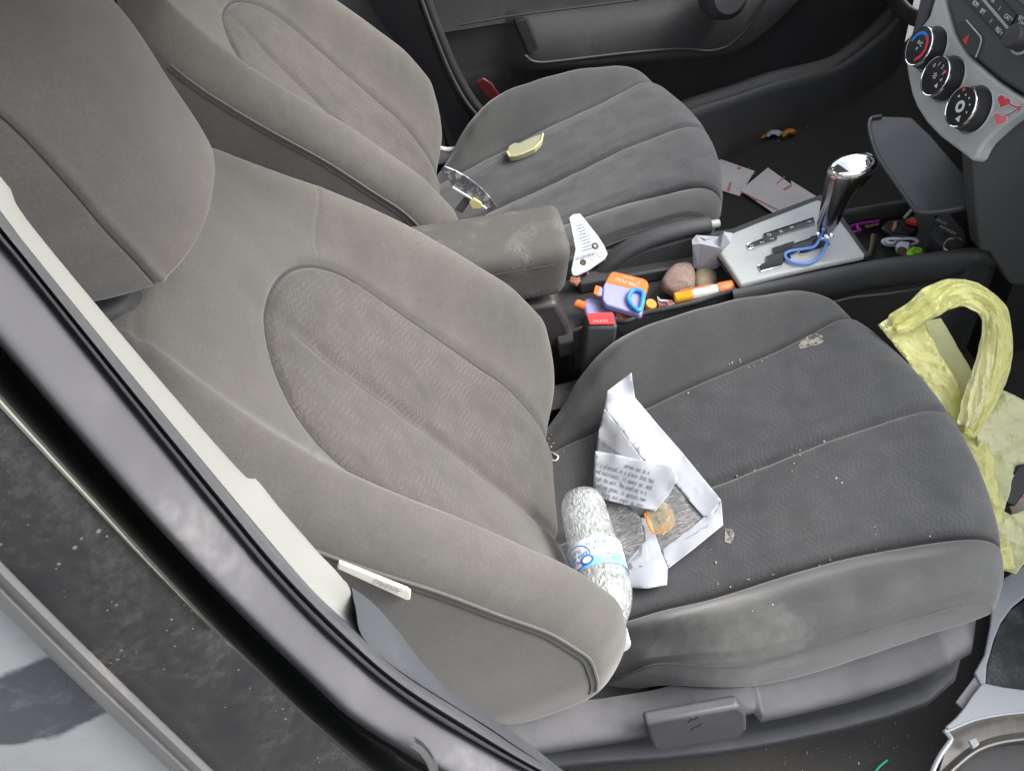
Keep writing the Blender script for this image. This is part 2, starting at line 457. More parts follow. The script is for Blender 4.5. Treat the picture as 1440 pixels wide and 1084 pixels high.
def make_cushion(root):
    xk = [-.06, .02, .08, .12, .16, .2, .25, .3, .35, .4, .45, .5, .56]
    zc = [-.075, -.062, -.046, -.032, -.016, -.002, .012, .029, .048, .064, .077, .088, .095]
    zs = [-.068, -.048, -.028, -.014, -.001, .010, .026, .041, .055, .067, .078, .088, .094]
    zr = [-.075, -.055, -.018, .018, .054, .078, .092, .100, .106, .109, .107, .102, .094]
    zp = [-.12, -.10, -.04, .010, .028, .035, .038, .046, .056, .066, .072, .078, .080]
    zb = [-.15, -.14, -.085, -.05, -.028, -.022, -.022, -.020, -.012, .002, .016, .026, .030]
    Wk = [.185, .195, .212, .228, .245, .256, .262, .263, .263, .263, .262, .261, .258]
    ysk = [.140, .143, .147, .150, .154, .157, .159, .161, .164, .169, .176, .186, .196]
    nv = 230; ku = [0, .36, .60, .74, .84, .92, 1.0]
    half = np.concatenate([np.linspace(0, .36, 56, endpoint=False), np.linspace(.36, .74, 60, endpoint=False), np.linspace(.74, 1, 26)])
    nh = len(half); NU = 2 * nh - 2
    P = np.zeros((nv, NU, 3)); G = np.ones((nv, NU)); UV = np.zeros((nv, NU, 2))
    tv = np.linspace(0, 1, nv)
    K = lambda a, x: spline(xk, a, x)
    NEAR = [0]
    for j in range(nv):
        x0 = -.06 + tv[j] * (.553 + .06)
        w = float(K(Wk, x0)); ys_ = float(K(ysk, x0))
        y = spline(ku, [0, ys_, w - .034, w, w - .002, w - .04, 0], half)
        ya = np.abs(y)
        xf = .553 - 1.02 * ya ** 2 - 120 * np.clip(ya - .20, 0, 1) ** 3.2
        x = -.06 + tv[j] * (xf + .06)
        vals = [np.array([float(K(a, min(x0, .545))) for _ in (0,)])[0] for a in (zc, zs, zr, zp, zb)]
        z = spline(ku, [vals[0], vals[1], vals[2], vals[3], vals[4], vals[4] - .012, vals[4] - .015], half)
        top = half < .70
        g = np.where(half < .74, ya - ys_, 1.0)
        gr = np.clip((x0 + .02) / .08, 0, 1)
        z = z + np.where(top, .007 * np.clip(np.minimum(np.abs(g), .032) / .032, 0, 1) ** .6, 0)
        z += np.where(top, groove(g, .0042, .0075) * gr, 0)
        z += np.where(top & (g < 0), groove(ya, .0050, .0075) + .004 * np.clip(np.minimum(ya, .03) / .03, 0, 1) ** .6, 0)
        f = 1.0; t0 = .885
        if tv[j] > t0: t = (tv[j] - t0) / (1 - t0 + 1e-4); f = max(1 - t ** 2.3, 0) ** (1 / 2.3)
        zm = vals[4] + .012
        z = zm + (z - zm) * max(f, .02)
        # the near bolster is flattened by years of getting in and out
        crush = .022 * np.exp(-((half - .60) / .11) ** 2) * np.clip(x0 / .12, 0, 1) * max(f, 0) * np.clip((.56 - x0) / .2, .25, 1)
        for sgn, idx in ((1, np.arange(nh)), (-1, (-np.arange(nh)) % NU)):
            P[j, idx] = np.stack([x, sgn * y, z - (crush if sgn < 0 else 0)], 1)
            G[j, idx] = g; UV[j, idx, 0] = sgn * y; UV[j, idx, 1] = x
    for j in range(nv):
        for i in range(NU):
            p = P[j, i]; P[j, i, 2] += .0030 * mnoise.noise(Vector((p[0] * 8, p[1] * 8, p[2] * 8))) + .0012 * mnoise.noise(Vector((p[0] * 30, p[1] * 30, p[2] * 30)))
    base = np.zeros(3)
    o = surf_parts(root, 'cushion', 'cushion_inset', P + base, G, UV, M['fabc'], M['fabcp'])
    col = int(np.argmin(np.abs(half - .735)))
    for sgn in (1, -1):
        i = col if sgn == 1 else NU - col
        pts = [Vector(P[j, i] + base) + Vector((0, sgn * .0004, .0004)) for j in range(52, 214, 3)]
        MB().tube(pts, .0020, 6).build('piping', M['fabd'], o[0])
        i2 = i + (1 if sgn == 1 else -1)
        pts = [Vector(P[j, i2] + base) + Vector((0, sgn * .0004, 0)) for j in range(52, 214, 3)]
        MB().tube(pts, .0007, 5).build('stitching', M['fabseam'], o[0])
    return o[0], P, half

from mathutils.bvhtree import BVHTree
def bvh(P):
    nv, nu, _ = P.shape
    return BVHTree.FromPolygons([tuple(v) for v in P.reshape(-1, 3)], grid(nu, nv, True))
GD = Vector((-.34, -.075, .5))
def make_headrest(root):
    b = np.zeros(3)
    zk = [.550, .58, .62, .66, .70, .74, .78]
    xe = [-.268, -.273, -.283, -.293, -.307, -.334, -.376]        # crease between the front and the side
    xb = [-.395, -.402, -.410, -.416, -.421, -.426, -.430]
    wk = [.118, .124, .127, .127, .125, .120, .108]
    nv = 90; zv = np.linspace(.550, .785, nv)
    half = np.concatenate([np.linspace(0, .34, 30, endpoint=False), np.linspace(.34, .40, 22, endpoint=False), np.linspace(.40, .45, 24, endpoint=False), np.linspace(.45, .75, 22, endpoint=False), np.linspace(.75, 1, 16)])
    nh = len(half); NU = 2 * nh - 2; P = np.zeros((nv, NU, 3)); UV = np.zeros((nv, NU, 2))
    for j in range(nv):
        z = zv[j]; e = float(spline(zk, xe, z)); bb = float(spline(zk, xb, z)); w = float(spline(zk, wk, z))
        tau = np.clip(half / .40, 0, 1); sg = np.clip((half - .40) / .35, 0, 1); bk_ = np.clip((half - .75) / .25, 0, 1)
        y = np.where(half <= .40, w * np.sin(tau * pi / 2) ** .92, np.where(half <= .75, w * (1 + .10 * np.sin(pi * sg) ** .8 - .10 * sg ** 4), w * .90 * np.sqrt(np.clip(1 - bk_ ** 1.6, 0, 1))))
        x = np.where(half <= .40, e + .030 * (1 - np.sin(tau * pi / 2) ** 2.6), np.where(half <= .75, e + (bb + .012 - e) * sg, bb + .012 - .014 * np.sin(bk_ * pi / 2)))
        dd = np.where(half <= .40, -(w - y), e - x)      # metres across the crease, front negative, side positive
        near_ = np.abs(dd) < .02
        pf = np.where(near_, .0022 * np.exp(-((dd + .002) / .0030) ** 2) - .0030 * np.exp(-((dd - .0035) / .0018) ** 2), 0)
        x += pf * .7; y += pf * .7
        f = 1.0
        if z < .562: t = (.562 - z) / .0121; f = .80 + .20 * max(1 - t ** 2, 0) ** .5
        if z > .715: t = (z - .715) / .0702; f = max(1 - t ** 2.2, 0) ** (1 / 2.2)
        if j in (0, nv - 1): f = .02
        xm = (e + bb) / 2 - .005
        x = xm + (x - xm) * f; y = y * f
        for sgn, idx in ((1, np.arange(nh)), (-1, (-np.arange(nh)) % NU)):
            P[j, idx] = np.stack([x, sgn * y, 0 * x + z], 1); UV[j, idx, 0] = sgn * y + x; UV[j, idx, 1] = z
    for j in range(1, nv - 1):
        for i in range(NU):
            p = P[j, i]; P[j, i] += np.array([.0018, .0018, 0]) * mnoise.noise(Vector((p[0] * 11, p[1] * 11, p[2] * 11)))
    P[0, :, 2] = P[1, :, 2] - .0005
    hr = mk('headrest', (P + b).reshape(-1, 3), grid(NU, nv, True), M['fabh'], root, uvs=UV.reshape(-1, 2))
    i = NU - int(np.argmin(np.abs(half - .413)))
    for i, jj in ((i, 1), (NU - i, 1)):
        MB().tube([Vector(P[j, i] + b) for j in range(2, 84, 2)], .0009, 5).build('stitching', M['fabseam'], hr)
    for sy in (-1, 1):
        p0 = GD + Vector((.006, .004, -.05)); p1 = GD + Vector((-.010, .004, .09))
        if sy > 0: p0 = p0 + Vector((0, .15, 0)); p1 = p1 + Vector((0, .15, 0))
        MB().tube([p0, p1], .0065, 14).build('headrest_post', M['chrome'], hr)
        g = Vector((-.343, sy * .072, .512)) + Vector(b)
        MB().lathe([(.0, -.02), (.028, -.02), (.030, .004), (.028, .009), (.021, .012), (.010, .012), (.010, .003)], GD + Vector((0, 0 if sy < 0 else .15, 0)), (-.10, -.1 * sy * -1, 1), 32).build('post_guide', M['dark'], root)
    return hr

def make_trim(root):
    b = Vector((0, 0, 0))
    xs = [-.10, -.03, .03, .10, .16, .202, .214, .26, .32, .38, .43, .465, .490, .505, .51]
    zi = [-.02, -.03, -.045, -.045, -.035, -.028, -.028, -.028, -.024, -.010, .004, .012, .016, .018, .018]
    zr = [-.045, -.048, -.046, -.041, -.036, -.033, -.062, -.060, -.052, -.036, -.018, -.028, -.03, -.03, -.03]
    zl = [-.11, -.112, -.118, -.134, -.146, -.152, -.153, -.154, -.150, -.142, -.132, -.11, -.08, -.06, -.05]
    yo = [.272, .276, .279, .281, .281, .281, .281, .281, .281, .280, .276, .262, .225, .15, 0.0]
    V = []; nseg = 14
    X = np.concatenate([np.linspace(-.10, .202, 26, endpoint=False), np.linspace(.202, .214, 5, endpoint=False), np.linspace(.214, .51, 60)])
    for sgn in (-1,):
        for x in X:
            a, r, l, y = [float(np.interp(x, xs, q)) for q in (zi, zr, zl, yo)]
            yi = max(y - .045, 0)
            pts = [(yi, a - .04), (yi, a), (y - .008, r + .006), (y - .002, r + .001), (y, r - .006), (y - .003, r - .010), (y - .009, r - .020), (y - .012, (r + l) / 2), (y - .012, l + .024), (y - .004, l + .012), (y - .001, l + .004), (y - .006, l - .008), (y - .022, l - .012), (y - .05, l - .012)]
            V += [Vector((x, sgn * q[0], q[1])) + b for q in pts]
    t = mk('base_trim', V, [f[::-1] for f in grid(nseg, len(X))], M['trim'], root)
    t.modifiers.new('solid', 'SOLIDIFY').thickness = .003
    # other side and front: plain skirt
    m = MB()
    for sgn in (1,):
        V2 = [Vector((v.x - b.x, -(v.y - b.y), v.z - b.z)) + b for v in V]; m.add(V2, grid(nseg, len(X)))
    m.build('base_trim', M['trim'], root).modifiers.new('solid', 'SOLIDIFY').thickness = .003
    # seat frame under the cushion and floor rails
    m = MB()
    m.box(Vector((.2, 0, -.12)) + b, (.50, .44, .10))
    for sy in (-.2, .2): m.box(Vector((.18, sy, -.225)) + b, (.52, .035, .09))
    m.build('seat_frame', M['black'], root, smooth=False)
    # adjuster lever
    q = [at(907, 1018, y=-.290), at(1040, 994, y=-.290), at(1050, 1003, y=-.290), at(1051, 1026, y=-.290), at(1040, 1037, y=-.290), at(930, 1056, y=-.290), at(918, 1053, y=-.290)]
    lv = MB().prism([v for v in q], (0, .016, 0)).build('adjuster_lever', simple('lever_plastic', (.062, .062, .070), .42, grain=.4, gscale=1500, dirt=.3, dirtcol=(.14, .14, .14)), root, bevel=.0045)
    m = MB()
    for px, py in ((968, 1015), (976, 1012), (972, 1026), (980, 1022)): m.tube([at(px, py, y=-.2905), at(px + 7, py - 5, y=-.2905)], .0007, 5)
    m.build('adjuster_symbol', M['dark'], lv)
    return t

seat = thing('car_seat', (0, 0, -.27), 'near grey cloth front seat with water bottle and crumpled printed paper on its cushion', 'car seat', 'front car seats')
BK, BP, BH = make_backrest(seat)
CU, CP, CH = make_cushion(seat)
BB = bvh(BP)
_p = BB.ray_cast(CAM_LOC, ray(146, 424).normalized())[0]
if _p is not None: GD = _p

make_headrest(seat)
make_trim(seat)
# airbag tag sewn in the outer seam of the near backrest
DRV = Vector((-.093, .732, .011))
seat2 = copy_tree(seat)
seat2.location = Vector((0, 0, -.27)) + DRV
seat2['label'] = 'far grey cloth front seat beyond the centre console, pale yellow sliver on its cushion'
tg = [at(477, 791, y=-.269), at(573, 829, y=-.269), at(578, 833, y=-.269), at(577, 844, y=-.269), at(571, 844, y=-.269), at(474, 800, y=-.269)]
wt = simple('airbag_tag_cloth', (.66, .65, .58), .7, grain=.2, gscale=800)
tagp = MB().prism(tg, (0, .004, 0)).build('airbag_tag', wt, BK, bevel=.0012)
t0, t1 = at(527, 816, y=-.2700), at(566, 832, y=-.2700)
text('airbag_text', 'AIRBAG', .0085, (at(545, 823.5, y=-.2702)), t0 - t1, Vector((0, 0, -1)), simple('tag_print', (.30, .29, .27), .7), tagp)

# ------------------------------------------------------------------ light
W = bpy.data.worlds.new('World'); S.world = W; W.use_nodes = True
nt = W.node_tree; bg = nt.nodes['Background']
sky = nt.nodes.new('ShaderNodeTexSky'); sky.sky_type = 'NISHITA'; sky.sun_disc = False
SUN_EL, SUN_AZ = math.radians(45), math.radians(100)
sky.sun_elevation = SUN_EL; sky.sun_rotation = SUN_AZ; sky.dust_density = 4; sky.air_density = 1.2; sky.ozone_density = .6
hs = nt.nodes.new('ShaderNodeHueSaturation'); hs.inputs['Saturation'].default_value = .30
nt.links.new(sky.outputs[0], hs.inputs['Color']); nt.links.new(hs.outputs[0], bg.inputs[0])
bg.inputs[1].default_value = .13
sl = bpy.data.lights.new('sun', 'SUN'); sl.energy = 1.3; sl.angle = math.radians(40); sl.color = (1, .965, .92)
so = bpy.data.objects.new('sun', sl); COL.objects.link(so); so.location = (1, -3, 5)
sd = Vector((math.sin(SUN_AZ) * math.cos(SUN_EL), math.cos(SUN_AZ) * math.cos(SUN_EL), math.sin(SUN_EL)))
so.rotation_euler = sd.to_track_quat('Z', 'Y').to_euler()
S.view_settings.view_transform = 'Standard'; S.view_settings.look = 'None'
S.view_settings.exposure = 1.68; S.view_settings.gamma = 1
try: S.view_settings.use_curve_mapping = False
except Exception: pass
S.render.engine = 'CYCLES'
S.cycles.max_bounces = 10; S.cycles.diffuse_bounces = 5; S.cycles.transparent_max_bounces = 16

# ------------------------------------------------------------------ setting: ground and car floor
tag(MB().add([(-60, -60, -.62), (60, -60, -.62), (60, 60, -.62), (-60, 60, -.62)], [(0, 1, 2, 3)]).build('ground', simple('asphalt', (.11, .108, .105), .9, dirt=.4, dirtcol=(.16, .155, .15), dscale=3), loc=(0, 0, -.62), smooth=False), kind='structure')
# floor pan: carpet that rises towards the toe board
xs = [-1.4, .30, .45, .62, .80, .98, 1.18, 1.30]; zs = [-.275, -.275, -.24, -.185, -.118, -.04, .16, .42]
V = []; X = np.linspace(-1.4, 1.3, 110); Y = np.linspace(-.50, 1.10, 60)
for y in Y:
    for x in X:
        h = .004 * mnoise.noise(Vector((x * 7, y * 7, 0))) + .0015 * mnoise.noise(Vector((x * 40, y * 40, 0)))
        V.append((x, y, float(np.interp(x, xs, zs)) + h))
tag(mk('floor', V, grid(110, 60), M['carpet'], loc=(0, 0, -.27)), kind='structure')
def floorz(x): return float(np.interp(x, xs, zs))

# ------------------------------------------------------------------ roof (keeps the daylight off the seats as it does in the car)
roof = thing('car_roof', (-.4, .36, .93), 'grey headliner and black steel roof of the car above the seats', 'car roof')
ry = np.linspace(-.33, 1.07, 24); rx = np.linspace(-1.7, .28, 30); V = []
for y in ry:
    for x in rx:
        V.append((x, y, 1.02 - .09 * ((y - .37) / .7) ** 4 - .05 * ((x + .7) / 1.0) ** 2 + .01))
rm = simple('headliner', (.30, .29, .27), .9)
mk('headliner', V, grid(30, 24), rm, roof)
mk('roof_panel', [(v[0], v[1], v[2] + .035) for v in V], grid(30, 24), simple('black_paint_top', (.01, .01, .011), .2, coat=.5), roof)

# ------------------------------------------------------------------ far door, pillar and sill
door = thing('car_door', (.4, 1.12, -.15), 'closed black plastic door panel beyond the far seat', 'car door')
dm = simple('door_plastic', (.036, .036, .038), .62, grain=.4, gscale=1200, dirt=.45, dirtcol=(.12, .108, .09), dscale=7)
def yz_surface(name, mat, parent, px_rows, fn, **kw): pass
# lower panel, then the armrest shelf that stands out from it, then the upper panel
prof = [(-.12, 1.135), (-.03, 1.12), (.02, 1.115), (.055, 1.105), (.066, 1.075), (.074, 1.062), (.086, 1.058), (.13, 1.066), (.165, 1.075), (.175, 1.090), (.20, 1.094), (.34, 1.10), (.42, 1.09), (.43, 1.13)]
X = np.linspace(-.02, 1.02, 90); V = []
def arm(x):  # the shelf sweeps up towards the front
    return float(np.interp(x, [-.1, .16, .30, .50, .58, .64, .70, .80, 1.0], [.02, .02, .006, -.012, -.020, -.012, .03, .12, .25]))
for x in X:
    k = 1 / (1 + math.exp((.155 - x) / .012))
    for z, y in prof:
        zz = z + (arm(x) if .05 < z < .09 else (max(arm(x), 0) * .6 if .09 <= z < .3 else 0))
        yy = y if not (.06 < z < .17) else 1.108 + (y - 1.108) * k
        V.append((x, yy, zz))
mk('door_panel', V, grid(len(prof), len(X)), dm, door, bevel=0)
# armrest edge with its highlight put in as a slightly paler bead, pull recess
pts = [at(*p, y=1.058) for p in ((738, 78), (748, 86), (765, 88), (820, 82), (880, 75), (960, 69), (1000, 72), (1020, 67), (1045, 46), (1062, 22), (1078, -4))]
MB().tube(pts, .0030, 8, sm=4).build('armrest_edge_highlight', simple('armrest_highlight', (.042, .042, .045), .55), door)
MB().prism([at(*p, y=1.066) for p in ((722, 30), (742, 24), (764, 78), (752, 84), (740, 76))], (0, .02, 0)).build('door_pull', M['black'], door, bevel=.006)
MB().tube([at(*p, y=1.066) for p in ((645, 36), (720, 23), (860, 5), (900, 0))], .0022, 6).build('panel_joint', M['black'], door)
cupm = simple('speaker_cup_plastic', (.045, .045, .05), .45, grain=.4)
m = MB(); c0 = at(1015, -6, y=1.03); m.lathe([(0, .05), (.03, .048), (.043, .03), (.046, .0), (.04, -.03)], c0, (0, -1, .3), 28)
m.build('round_cover', cupm, door)
red = simple('red_reflector', (.070, .012, .011), .4)
MB().prism([at(*p, y=1.06) for p in ((668, 116), (680, 110), (692, 118), (708, 142), (706, 150), (695, 146), (680, 136))], (0, .008, 0)).build('door_reflector', red, door, bevel=.003)

bp = thing('door_pillar', (-.1, 1.1, -.1), 'dark grey far middle pillar trim with a black rubber seal', 'car pillar')
pm = simple('pillar_trim_dark', (.038, .038, .042), .55, grain=.4, gscale=1200)
rows = [[(470, -20), (500, 20), (560, 90), (600, 160), (640, 260)], [(515, -20), (545, 30), (590, 100), (625, 165), (650, 230)], [(575, -20), (590, 10), (626, 110), (662, 170), (690, 200)], [(590, -20), (602, 12), (640, 110), (676, 160), (705, 185)]]
ys = [1.16, 1.10, 1.065, 1.08]; V = []; N = 24
for r, y in zip(rows, ys):
    c = cat([at(*p, y=y) for p in r], 6); V += c
n = len(c)
mk('pillar_trim', V, grid(n, len(rows)), pm, bp)
MB().tube(cat([at(*p, y=1.06) for p in ((592, -24), (603, 10), (622, 60), (642, 105), (668, 148), (705, 186))], 5), .011, 8).build('door_seal', M['black'], bp)
MB().tube(cat([at(*p, y=1.045) for p in ((585, -24), (596, 10), (615, 60), (635, 107), (660, 150), (697, 188))], 5), .004, 8).build('door_seal', pm, bp)
m = MB(); m.box((-.28, 1.13, .30), (.42, .03, 1.2)); m.build('pillar_panel', M['dark'], bp, smooth=False)

sill = thing('door_sill', (.5, 1.05, -.16), 'worn black scuff plate along the bottom of the far door', 'door sill')
l1 = cat([at(*p, y=1.06) for p in ((940, 168), (975, 153), (1030, 136), (1090, 116), (1165, 98), (1200, 78), (1235, 50), (1262, 20), (1285, -15))], 6)
l2 = [p + Vector((0, .035, .008)) for p in l1]
V = []; offs = [(-.012, -.16), (-.010, -.02), (-.006, -.004), (0, 0), (.006, -.004), (.016, -.010), (.024, -.006), (.030, .004), (.038, .006), (.046, 0), (.05, -.03)]
for p in l1: V += [p + Vector((0, a, b)) for a, b in offs]
mk('scuff_plate', V, [f[::-1] for f in grid(len(offs), len(l1))], simple('scuffed_black', (.085, .086, .088), .36, grain=.4, dirt=.8, dirtcol=(.13, .12, .105), dscale=10), sill)

# ------------------------------------------------------------------ centre console
con = thing('centre_console', (.35, .366, -.26), 'dark grey centre console between the two front seats', 'console')
m = MB()
yN, yF = .287, .452
# side walls, tray bed, ends
m.box((.62, yN + .006, -.09), (.52, .012, .33)); m.box((.10, .318, -.12), (.52, .012, .28)); m.box((.30, yF - .006, -.09), (.84, .012, .33))
m.build('console_side', M['dark'], con, bevel=.004)
m = MB(); m.box((.24, .37, .018), (.30, .15, .03)); m.build('tray_bed', M['dark'], con, bevel=.003)
# step in the tray's far half, with a groove
m = MB(); m.box((.245, .415, .044), (.20, .030, .022)); m.box((.30, .435, .060), (.24, .020, .03)); m.build('tray_step', M['dark'], con, bevel=.004)
# near rim of the tray
rim = [at(p[0], p[1] + 4, z=.056 + .034 * i / 8) for i, p in enumerate(((806, 462), (840, 452), (862, 448), (885, 447), (905, 437), (935, 431), (975, 422), (1010, 411), (1036, 404)))]
MB().tube(rim, .0036, 8, sm=4, flat=1.3).build('tray_rim', M['plas'], con)
tb = MB(); tb.prism([p + Vector((0, .004, -.004)) for p in rim] + [p + Vector((0, .004, -.08)) for p in rim[::-1]], (0, -.006, 0)); tb.build('tray_wall', M['dark'], con)
# plinth under the armrest, cheek of the console behind the tray
m = MB(); m.prism([(-.16, .312, -.1), (.118, .312, -.1), (.112, .312, .05), (.095, .312, .10), (-.16, .312, .115)], (0, .125, 0))
m.build('console_plinth', simple('plinth_plastic', (.045, .038, .04), .4, grain=.3, dirt=.3), con, bevel=.008)
# near rail running forward beside the shifter and the front tray
rl = [at(*p, z=.098) for p in ((1030, 409), (1090, 396), (1150, 383), (1215, 370), (1245, 365), (1275, 361), (1305, 357), (1345, 352), (1374, 350), (1400, 360))]
rl = cat(rl, 5); V = []; offs = [(.005, -.03), (.004, -.003), (.002, .0005), (-.001, 0), (-.006, -.004), (-.009, -.014), (-.010, -.032), (-.008, -.046), (-.004, -.052), (.004, -.056), (.004, -.2)]
for i, p in enumerate(rl):
    k = min(1, max(0, (len(rl) - 1 - i) / 12))
    V += [p + Vector((0, a, b * (.25 + .75 * k) if b < -.01 and b > -.1 else b)) for a, b in offs]
mk('console_rail', V, grid(len(offs), len(rl)), M['dark'], con)
MB().tube(cat([at(*p, z=.05) + Vector((0, -.004, 0)) for p in ((1170, 423), (1200, 416), (1260, 409), (1325, 396), (1360, 380), (1396, 358))], 5), .0022, 7).build('rail_trim', M['plas'], con)
# front tray
m = MB(); m.box((.675, .38, .030), (.15, .17, .02)); m.build('tray_bed', M['black'], con)

# shifter panel
zs_ = .095
pan = [at(*p, z=zs_) for p in ((1040, 405), (1024, 380), (1004, 352), (1012, 340), (1060, 320), (1110, 301), (1148, 286), (1160, 290), (1172, 304), (1195, 334), (1216, 364), (1150, 378), (1090, 392))]
MB().prism([p + Vector((0, 0, -.004)) for p in pan], (0, 0, .012)).build('shifter_panel', M['silver'], con, bevel=.004)
SP = con.children[-1]
fr = [at(*p, z=zs_ - .012) for p in ((1044, 412), (1020, 384), (998, 352), (1006, 337), (1060, 315), (1110, 296), (1152, 280), (1166, 286), (1180, 304), (1222, 366))]
MB().prism(fr, (0, 0, .010)).build('shifter_frame', M['dark'], con, bevel=.003)
T_ = zs_ + .0085
def flat(poly, z, h, name, mat, par, bevel=0):
    return MB().prism([at(*p, z=z) for p in poly], (0, 0, h)).build(name, mat, par, bevel=bevel)
g1 = [(1050.5, 344.5), (1074, 336), (1073.5, 330), (1143.5, 306.5), (1146, 315), (1092, 331.5), (1092, 337.5), (1053, 351)]
g2 = [(1066, 374.5), (1077.5, 369), (1077, 362), (1087, 358), (1086, 350), (1115.5, 340), (1117, 343), (1140, 336), (1140, 334), (1163, 329), (1166.5, 344.5), (1126, 358.5), (1124, 355), (1110, 360), (1112, 364), (1101, 369), (1099, 374), (1070, 382.5)]
gatem = simple('gate_black', (.012, .012, .013), .35)
chl = simple('gate_chrome', (.75, .76, .77), .2, 1.0)
for g in (g1, g2):
    o = flat(g, T_, .0008, 'gate_plate', gatem, SP)
    pl = [at(*p, z=T_ + .0008) for p in g] ; MB().tube([q + Vector((0, 0, .0008)) for q in pl + [pl[0]]], .0009, 6).build('gate_edge', chl, SP)
# black slots cut deeper in the gate
for q in (((1069, 375), (1078, 371), (1098, 365), (1098, 371), (1071, 380)), ((1090, 357), (1114, 349), (1115, 343.5), (1088, 352)), ((1142, 345), (1142, 337), (1161, 331), (1164, 343), (1128, 355), (1126, 350))):
    flat(q, T_ + .0011, .0004, 'gate_slot', M['black'], SP)
wh = simple('white_print', (.75, .75, .74), .6)
for ch, px, py in (('P', 1137.5, 312), ('R', 1113, 320), ('N', 1098, 325.5), ('D', 1081.5, 330.5), ('3', 1085, 336), ('2', 1071.5, 341), ('L', 1057, 346)):
    text('gate_letter', ch, .0085, at(px, py, z=T_ + .0009), (0, -1, 0), (1, 0, 0), wh, SP, .0003)

# gear lever
gl = thing('gear_lever', at(1158, 338, z=zs_ - .0), 'chrome topped gear lever standing in the shifter gate', 'gear lever')
bx, by = at(1158, 338, z=T_).x, at(1158, 338, z=T_).y
m = MB(); m.tube([(bx, by, zs_ - .01), (bx + .002, by, zs_ + .035)], .0065, 14); m.build('stalk', M['chrome'], gl)
secs = [(.122, .000, .0095, .0095), (.124, .000, .0125, .012), (.135, .002, .0160, .0140), (.165, .006, .0195, .0165), (.186, .011, .0235, .019), (.204, .0175, .0290, .0215), (.216, .022, .0335, .0235), (.224, .0235, .0345, .0240)]
V = []
for z, ox, rx_, ry_ in secs: V += [Vector((bx + ox + rx_ * math.cos(a), by + ry_ * math.sin(a), z + .16 * ox * 0 + .10 * rx_ * math.cos(a))) for a in [2 * pi * k / 36 for k in range(36)]]
mk('grip', V, grid(36, len(secs), True) + [tuple(range(35, -1, -1))], M['chromed'], gl)
secs = [(.224, .0235, .0352, .0246), (.2275, .0237, .0356, .0250), (.233, .0235, .0342, .0238), (.238, .0232, .0295, .0200), (.2415, .0230, .0200, .0130), (.243, .0230, .008, .005)]
V = []
for z, ox, rx_, ry_ in secs: V += [Vector((bx + ox + rx_ * math.cos(a), by + ry_ * math.sin(a), z + .10 * rx_ * math.cos(a))) for a in [2 * pi * k / 36 for k in range(36)]]
mk('grip_cap', V, grid(36, len(secs), True) + [tuple(range(180, 216))], M['chrome'], gl)
m = MB(); m.prism([(bx - .012, by - .010, .116), (bx + .012, by - .010, .116), (bx + .006, by - .008, .09), (bx - .003, by - .008, .09)], (0, .018, 0)); m.build('collar', M['chrome'], gl, bevel=.002)
ht = thing('hair_tie', at(1130, 370, z=T_), 'light blue elastic hair tie looped round the gear lever base', 'hair tie')
lp = [at(px, py, z=z) for px, py, z in ((1158, 322, .135), (1155, 331, .118), (1146, 346, T_ + .006), (1132, 350, T_ + .004), (1112, 353, T_ + .004), (1104, 358, T_ + .004), (1108, 366, T_ + .004), (1122, 371, T_ + .004), (1140, 370, T_ + .004), (1154, 360, T_ + .005), (1161, 346, T_ + .007), (1163, 340, T_ + .012), (1160, 336, T_ + .02))]
MB().tube(cat(lp, 6), .0024, 8).build('elastic_loop', simple('blue_elastic', (.16, .30, .78), .6), ht)

# handbrake
hb = thing('handbrake', at(900, 350, y=.425), 'dark grey handbrake lever beside the tray', 'handbrake')
hp = [at(*p, y=.432) for p in ((815, 425), (832, 398), (856, 370), (886, 349), (922, 333), (962, 322), (998, 316))]
MB().tube(cat(hp, 5), list(np.linspace(.0165, .0145, 31)), 16, flat=.9).build('handle', simple('handbrake_grip', (.055, .056, .062), .5, grain=.5, gscale=1300), hb)
tp = at(998, 316, y=.432); d = (hp[-1] - hp[-2]).normalized()
MB().lathe([(.0065, -.004), (.0065, .010), (.0055, .012), (0, .012)], tp + d * .004, d, 18).build('release_button', M['silver'], hb)
m = MB(); m.prism([at(*p, y=.420) for p in ((812, 440), (838, 402), (862, 378), (900, 355), (970, 335), (1000, 328), (1004, 345), (960, 372), (880, 398), (830, 430))], (0, .022, 0)); m.build('lever_shroud', M['dark'], hb, bevel=.004)

# armrest
ar = thing('armrest', (-.05, .355, .11), 'stained grey padded armrest lid between the seats', 'armrest')
bm = bmesh.new(); bmesh.ops.create_cube(bm, size=1)
for v in bm.verts: v.co = Vector((v.co.x * .32 + .122 - .16, v.co.y * .122 + .352, v.co.z * .092 + .165)) if v.co.z > 0 else Vector((v.co.x * .31 + .112 - .16, v.co.y * .110 + .352, v.co.z * .092 + .165))
bmesh.ops.bevel(bm, geom=bm.edges[:], offset=.024, segments=6, profile=.6, affect='EDGES', clamp_overlap=True)
bmesh.ops.subdivide_edges(bm, edges=[e for e in bm.edges if e.calc_length() > .08], cuts=14, use_grid_fill=True)
vs = [v.co.copy() for v in bm.verts]; fs = [tuple(v.index for v in f.verts) for f in bm.faces]; bm.free()
vs = [v + Vector((0, 0, .0025 * mnoise.noise(v * 14) + (.006 * (1 - ((v.y - .352) / .061) ** 2) if v.z > .2 else 0))) for v in vs]
am = simple('armrest_fabric', (.086, .084, .079), .85, grain=.5, gscale=900, dirt=.5, dirtcol=(.30, .29, .27), dscale=18, spec=.25)
pad = mk('lid', vs, fs, am, ar)
sm_ = [Vector((x, .2885 - .0008, .186 + .004)) for x in np.linspace(-.16, .092, 12)]
MB().tube(sm_, .0010, 6).build('lid_seam', M['fabseam'], pad)

